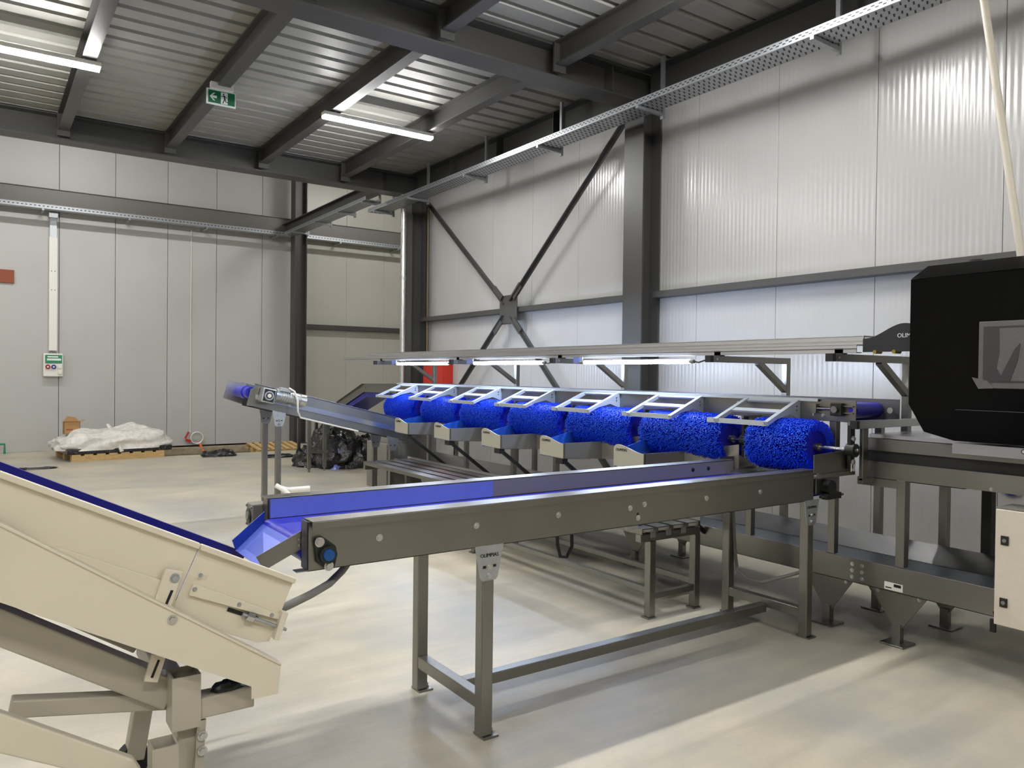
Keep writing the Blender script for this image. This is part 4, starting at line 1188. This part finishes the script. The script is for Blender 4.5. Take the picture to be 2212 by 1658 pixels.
# cable trunking and socket box on the back wall
ct = thing('cable_duct', 'white vertical cable duct on the grey back wall', 'trunking', (1.19, 17.65, 1.98))
MB().box(1.125, 1.265, 17.62, 17.698, 1.985, 4.22).build('cover', 'white_plastic', ct, bevel=0.004)
MB().box(1.135, 1.255, 17.64, 17.698, 4.22, 4.62).build('bare_duct', 'galvanised', ct)
MB().box(1.12, 1.27, 17.60, 17.698, 4.60, 4.70).build('duct_collar', 'galvanised', ct)
for z in (3.55, 3.18):
    for x in (1.165, 1.225):
        MB().cyl((x,17.6195,z),(x,17.621,z),0.009,8).build('screw', 'ink_black', ct)
sk = thing('socket_box', 'white socket box with red and blue outlets on the back wall', 'socket box', (1.20, 17.6, 1.47))
MB().box(1.03, 1.365, 17.575, 17.698, 1.475, 1.930).build('body', 'white_plastic', sk, bevel=0.012)
MB().box(1.06, 1.345, 17.566, 17.576, 1.735, 1.900).build('clear_cover', 'green_plastic', sk, bevel=0.01)
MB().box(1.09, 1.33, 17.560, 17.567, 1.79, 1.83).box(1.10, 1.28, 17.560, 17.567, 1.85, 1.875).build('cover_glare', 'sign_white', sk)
for x, m in ((1.105, 'red_plastic'), (1.205, 'blue_plastic')):
    o = MB().cyl((x,17.576,1.67),(x,17.54,1.665),0.042,18).build('outlet', m, sk, smooth=True)
    MB().cyl((x,17.541,1.665),(x,17.537,1.665),0.018,12).build('outlet_centre', 'white_plastic', o)
for z in (1.67, 1.555):
    MB().box(1.275, 1.345, 17.55, 17.576, z-0.035, z+0.035).build('outlet', 'white_plastic', sk, bevel=0.006)
for dx in (-0.05, 0.0, 0.05):
    MB().tube([(1.195+dx*0.5,17.65,1.99),(1.195+dx,17.63,1.96),(1.195+dx*1.4,17.64,1.925)], 0.010, 6).build('cable', 'grey_cable', sk)
# thin conduit and coil of hose
cd = thing('wall_conduit', 'thin pale vertical conduit on the grey back wall above the hose coil', 'pipe', (3.77, 17.67, 0.25))
MB().cyl((3.77,17.685,0.28),(3.77,17.685,4.66),0.009,8).build('pipe', 'white_plastic', cd, smooth=True)
co = thing('hose_coil', 'coiled white cable with red clamp hanging low on the back wall', 'cable', (3.87, 17.55, 0.0))
path = []
for k in range(61):
    a = 2*math.pi*k/20
    path.append((3.89+0.125*math.cos(a), 17.60+0.02*math.sin(a*0.35), 0.165+0.125*math.sin(a)))
MB().tube(path, 0.011, 6).build('coil', 'white_plastic', co, smooth=True)
MB().bar((3.65,17.60,0.16),(3.72,17.60,0.30),0.05,0.03).bar((3.66,17.60,0.13),(3.76,17.60,0.10),0.05,0.05).build('clamp', 'red_paint', co)
MB().tube([(3.94,17.55,0.04),(3.96,17.50,-0.02),(3.98,17.40,-0.12),(3.99,17.38,-0.165)], 0.026, 6).build('strap', 'orange_strap', co)
# brown-red sign and green pipe at the left edge
MB_ = MB().box(-0.15, 0.55, 17.66, 17.698, 3.265, 3.520)
tag(MB_.build('wall_plate', 'brown_red', bevel=0.006), 'brown red rectangular plate on the back wall at the left edge', 'plate')
tag(MB().tube([(0.40,17.5,0.0),(0.40,17.5,0.185),(0.10,17.5,0.185),(0.10,17.5,0.0)], 0.022, 8).build('pipe_hoop', 'green_plastic', smooth=False), 'green pipe hoop standing at the foot of the back wall', 'pipe')
# wrapped load on timber pallet
def rot2(x, y, a, cx, cy):
    c, s = math.cos(a), math.sin(a)
    return (cx+(x-cx)*c-(y-cy)*s, cy+(x-cx)*s+(y-cy)*c)
PA = 0.13; PC = (2.03, 16.10)
wp = thing('wrapped_pallet', 'pallet load wrapped in clear plastic film lying before the back wall', 'pallet', (2.03, 16.1, 0))
def rbox(x0, x1, y0, y1, z0, z1):
    q = [rot2(x, y, PA, *PC) for x, y in ((x0,y0),(x1,y0),(x1,y1),(x0,y1))]
    return MB().hexa([(x,y,z0) for x,y in q]+[(x,y,z1) for x,y in q])
for (y0, y1) in ((15.50,15.62),(16.05,16.17),(16.60,16.72)):
    rbox(1.25, 2.80, y0, y1, 0.0, 0.10).build('pallet_runner', 'wood', wp)
for i in range(8):
    x = 1.25+0.2*i
    rbox(x, x+0.14, 15.50, 16.72, 0.10, 0.125).build('pallet_board', 'wood', wp)
rbox(1.18, 2.94, 15.49, 16.74, 0.125, 0.225).build('black_load', 'black_plastic', wp, bevel=0.02)
lump(2.05, 16.12, 0.185, 1.92, 1.30, 0.44, 11, 0.10, 'wrap', 'film_wrap', wp, rot=PA, n=64, power=5.0, fr=4.0)
for (a, b_) in (((1.35,15.62),(2.75,15.66)),((1.30,15.85),(2.85,15.95))):
    p = rot2(*a, PA, *PC); q = rot2(*b_, PA, *PC)
    MB().cyl((p[0],p[1],0.40),(q[0],q[1],0.42),0.05,12).build('film_roll_edge', 'wrap', wp, smooth=True)
p = rot2(2.05,15.47,PA,*PC); q = rot2(1.98,15.55,PA,*PC); q2 = rot2(1.95,16.0,PA,*PC)
MB().tube([(p[0],p[1],0.14),(q[0],q[1],0.40),(q2[0],q2[1],0.60)], 0.035, 6).build('film_strand', 'wrap', wp)
bx_ = thing('cardboard_box', 'small open cardboard box standing on the wrapped pallet', 'box', (1.42, 16.25, 0.44))
c0, c1, d0, d1, zb, zt = 1.27, 1.53, 16.15, 16.38, 0.44, 0.66
MB().box(c0,c1,d0,d0+0.006,zb,zt).box(c0,c1,d1-0.006,d1,zb,zt).box(c0,c0+0.006,d0,d1,zb,zt).box(c1-0.006,c1,d0,d1,zb,zt).box(c0,c1,d0,d1,zb,zb+0.006).build('body', 'cardboard', bx_)
MB().plate([(c0,d0,zt),(c1,d0,zt),(c1,d0-0.02,zt+0.02),(c0,d0-0.02,zt+0.02)], 0.004).build('flap', 'cardboard', bx_)
MB().plate([(c1,d0,zt),(c1,d1,zt),(c1+0.08,d1,zt+0.03),(c1+0.08,d0,zt+0.03)], 0.004).build('flap', 'cardboard', bx_)
MB().plate([(c0,d1,zt),(c1,d1,zt),(c1-0.05,d1+0.02,zt+0.07),(c0+0.08,d1+0.02,zt+0.09)], 0.004).build('flap', 'cardboard', bx_)
MB().box(c0+0.04, c0+0.14, d0-0.001, d0, zb+0.07, zb+0.09).build('print', 'brown_red', bx_)
# empty timber pallet in the gravel strip
tp = thing('timber_pallet', 'empty timber pallet leaning at the back wall behind thin conveyor legs', 'pallet', (5.3, 16.6, -0.17))
for i in range(7):
    x = 4.78+0.15*i
    MB().hexa([(x,16.15,-0.03),(x+0.10,16.15,-0.03),(x+0.10,17.0,0.05),(x,17.0,0.05),(x,16.15,-0.008),(x+0.10,16.15,-0.008),(x+0.10,17.0,0.072),(x,17.0,0.072)]).build('board', 'wood', tp)
for y, z in ((16.17,-0.03),(16.55,0.005),(16.93,0.04)):
    MB().box(4.76, 5.80, y, y+0.09, -0.17 if y < 16.2 else z-0.10, z).build('runner', 'wood', tp)
# black plastic heap and bags
bh = thing('plastic_heap', 'heap of crumpled black plastic sheeting beyond the inclined conveyor', 'plastic sheet', (5.15, 12.75, 0))
lump(5.22, 12.72, 0.0, 1.10, 1.15, 0.72, 4, 0.22, 'black_plastic', 'sheet', bh, n=48, power=2.4, fr=3.5)
lump(4.80, 12.95, 0.0, 0.70, 0.70, 0.35, 9, 0.25, 'black_plastic', 'sheet', bh, n=36, power=2.2, fr=4.0)
lump(4.98, 12.42, 0.0, 0.34, 0.40, 0.42, 14, 0.25, 'blue_film', 'blue_sheet', bh, n=24, power=2.2)
tag(lump(3.76, 15.22, 0.0, 0.62, 0.32, 0.13, 6, 0.18, 'black_plastic', 'plastic_bag', n=32, power=4.0), 'small flat black plastic bag before the gravel strip', 'bag')
tag(lump(4.72, 14.55, 0.0, 0.66, 0.30, 0.06, 8, 0.25, 'black_plastic', 'plastic_scrap', n=28, power=2.5), 'scrap of black plastic on the floor near the timber pallet', 'plastic sheet')
tag(lump(0.74, 14.62, 0.0, 0.62, 0.16, 0.035, 2, 0.3, 'black_plastic', 'plastic_strip', n=28, power=2.5), 'crumpled black plastic strip on the floor left of the wrapped pallet', 'plastic sheet')
# small tubular stand on the floor behind the front conveyor
hj = thing('tube_stand', 'low white tubular stand on the floor beside the inclined conveyor legs', 'stand', (2.62, 7.95, 0))
MB().tube([(2.56,8.02,0.44),(2.62,7.98,0.40),(2.74,7.90,0.28),(2.80,7.86,0.02)], 0.026, 10).build('tube', 'white_plastic', hj, smooth=True)
MB().tube([(2.63,8.05,0.405),(2.69,8.03,0.385),(2.92,8.00,0.390)], 0.022, 8).build('tube', 'white_plastic', hj, smooth=True)
MB().box(2.70, 2.91, 7.97, 8.01, 0.26, 0.38).build('web_plate', 'cabinet_paint', hj)
MB().tube([(2.90,8.00,0.37),(2.91,7.99,0.15),(2.92,7.98,0.0)], 0.022, 8).build('tube', 'white_plastic', hj, smooth=True)
MB().box(2.72, 2.96, 7.80, 8.05, 0.0, 0.02).build('base_plate', 'grey_housing', hj)

tag(MB().box(5.955, 5.995, 11.70, 11.96, 4.50, 4.60).build('exit_light', 'sign_green', bevel=0.004), 'small dark green light box at the top of the corner column', 'sign')
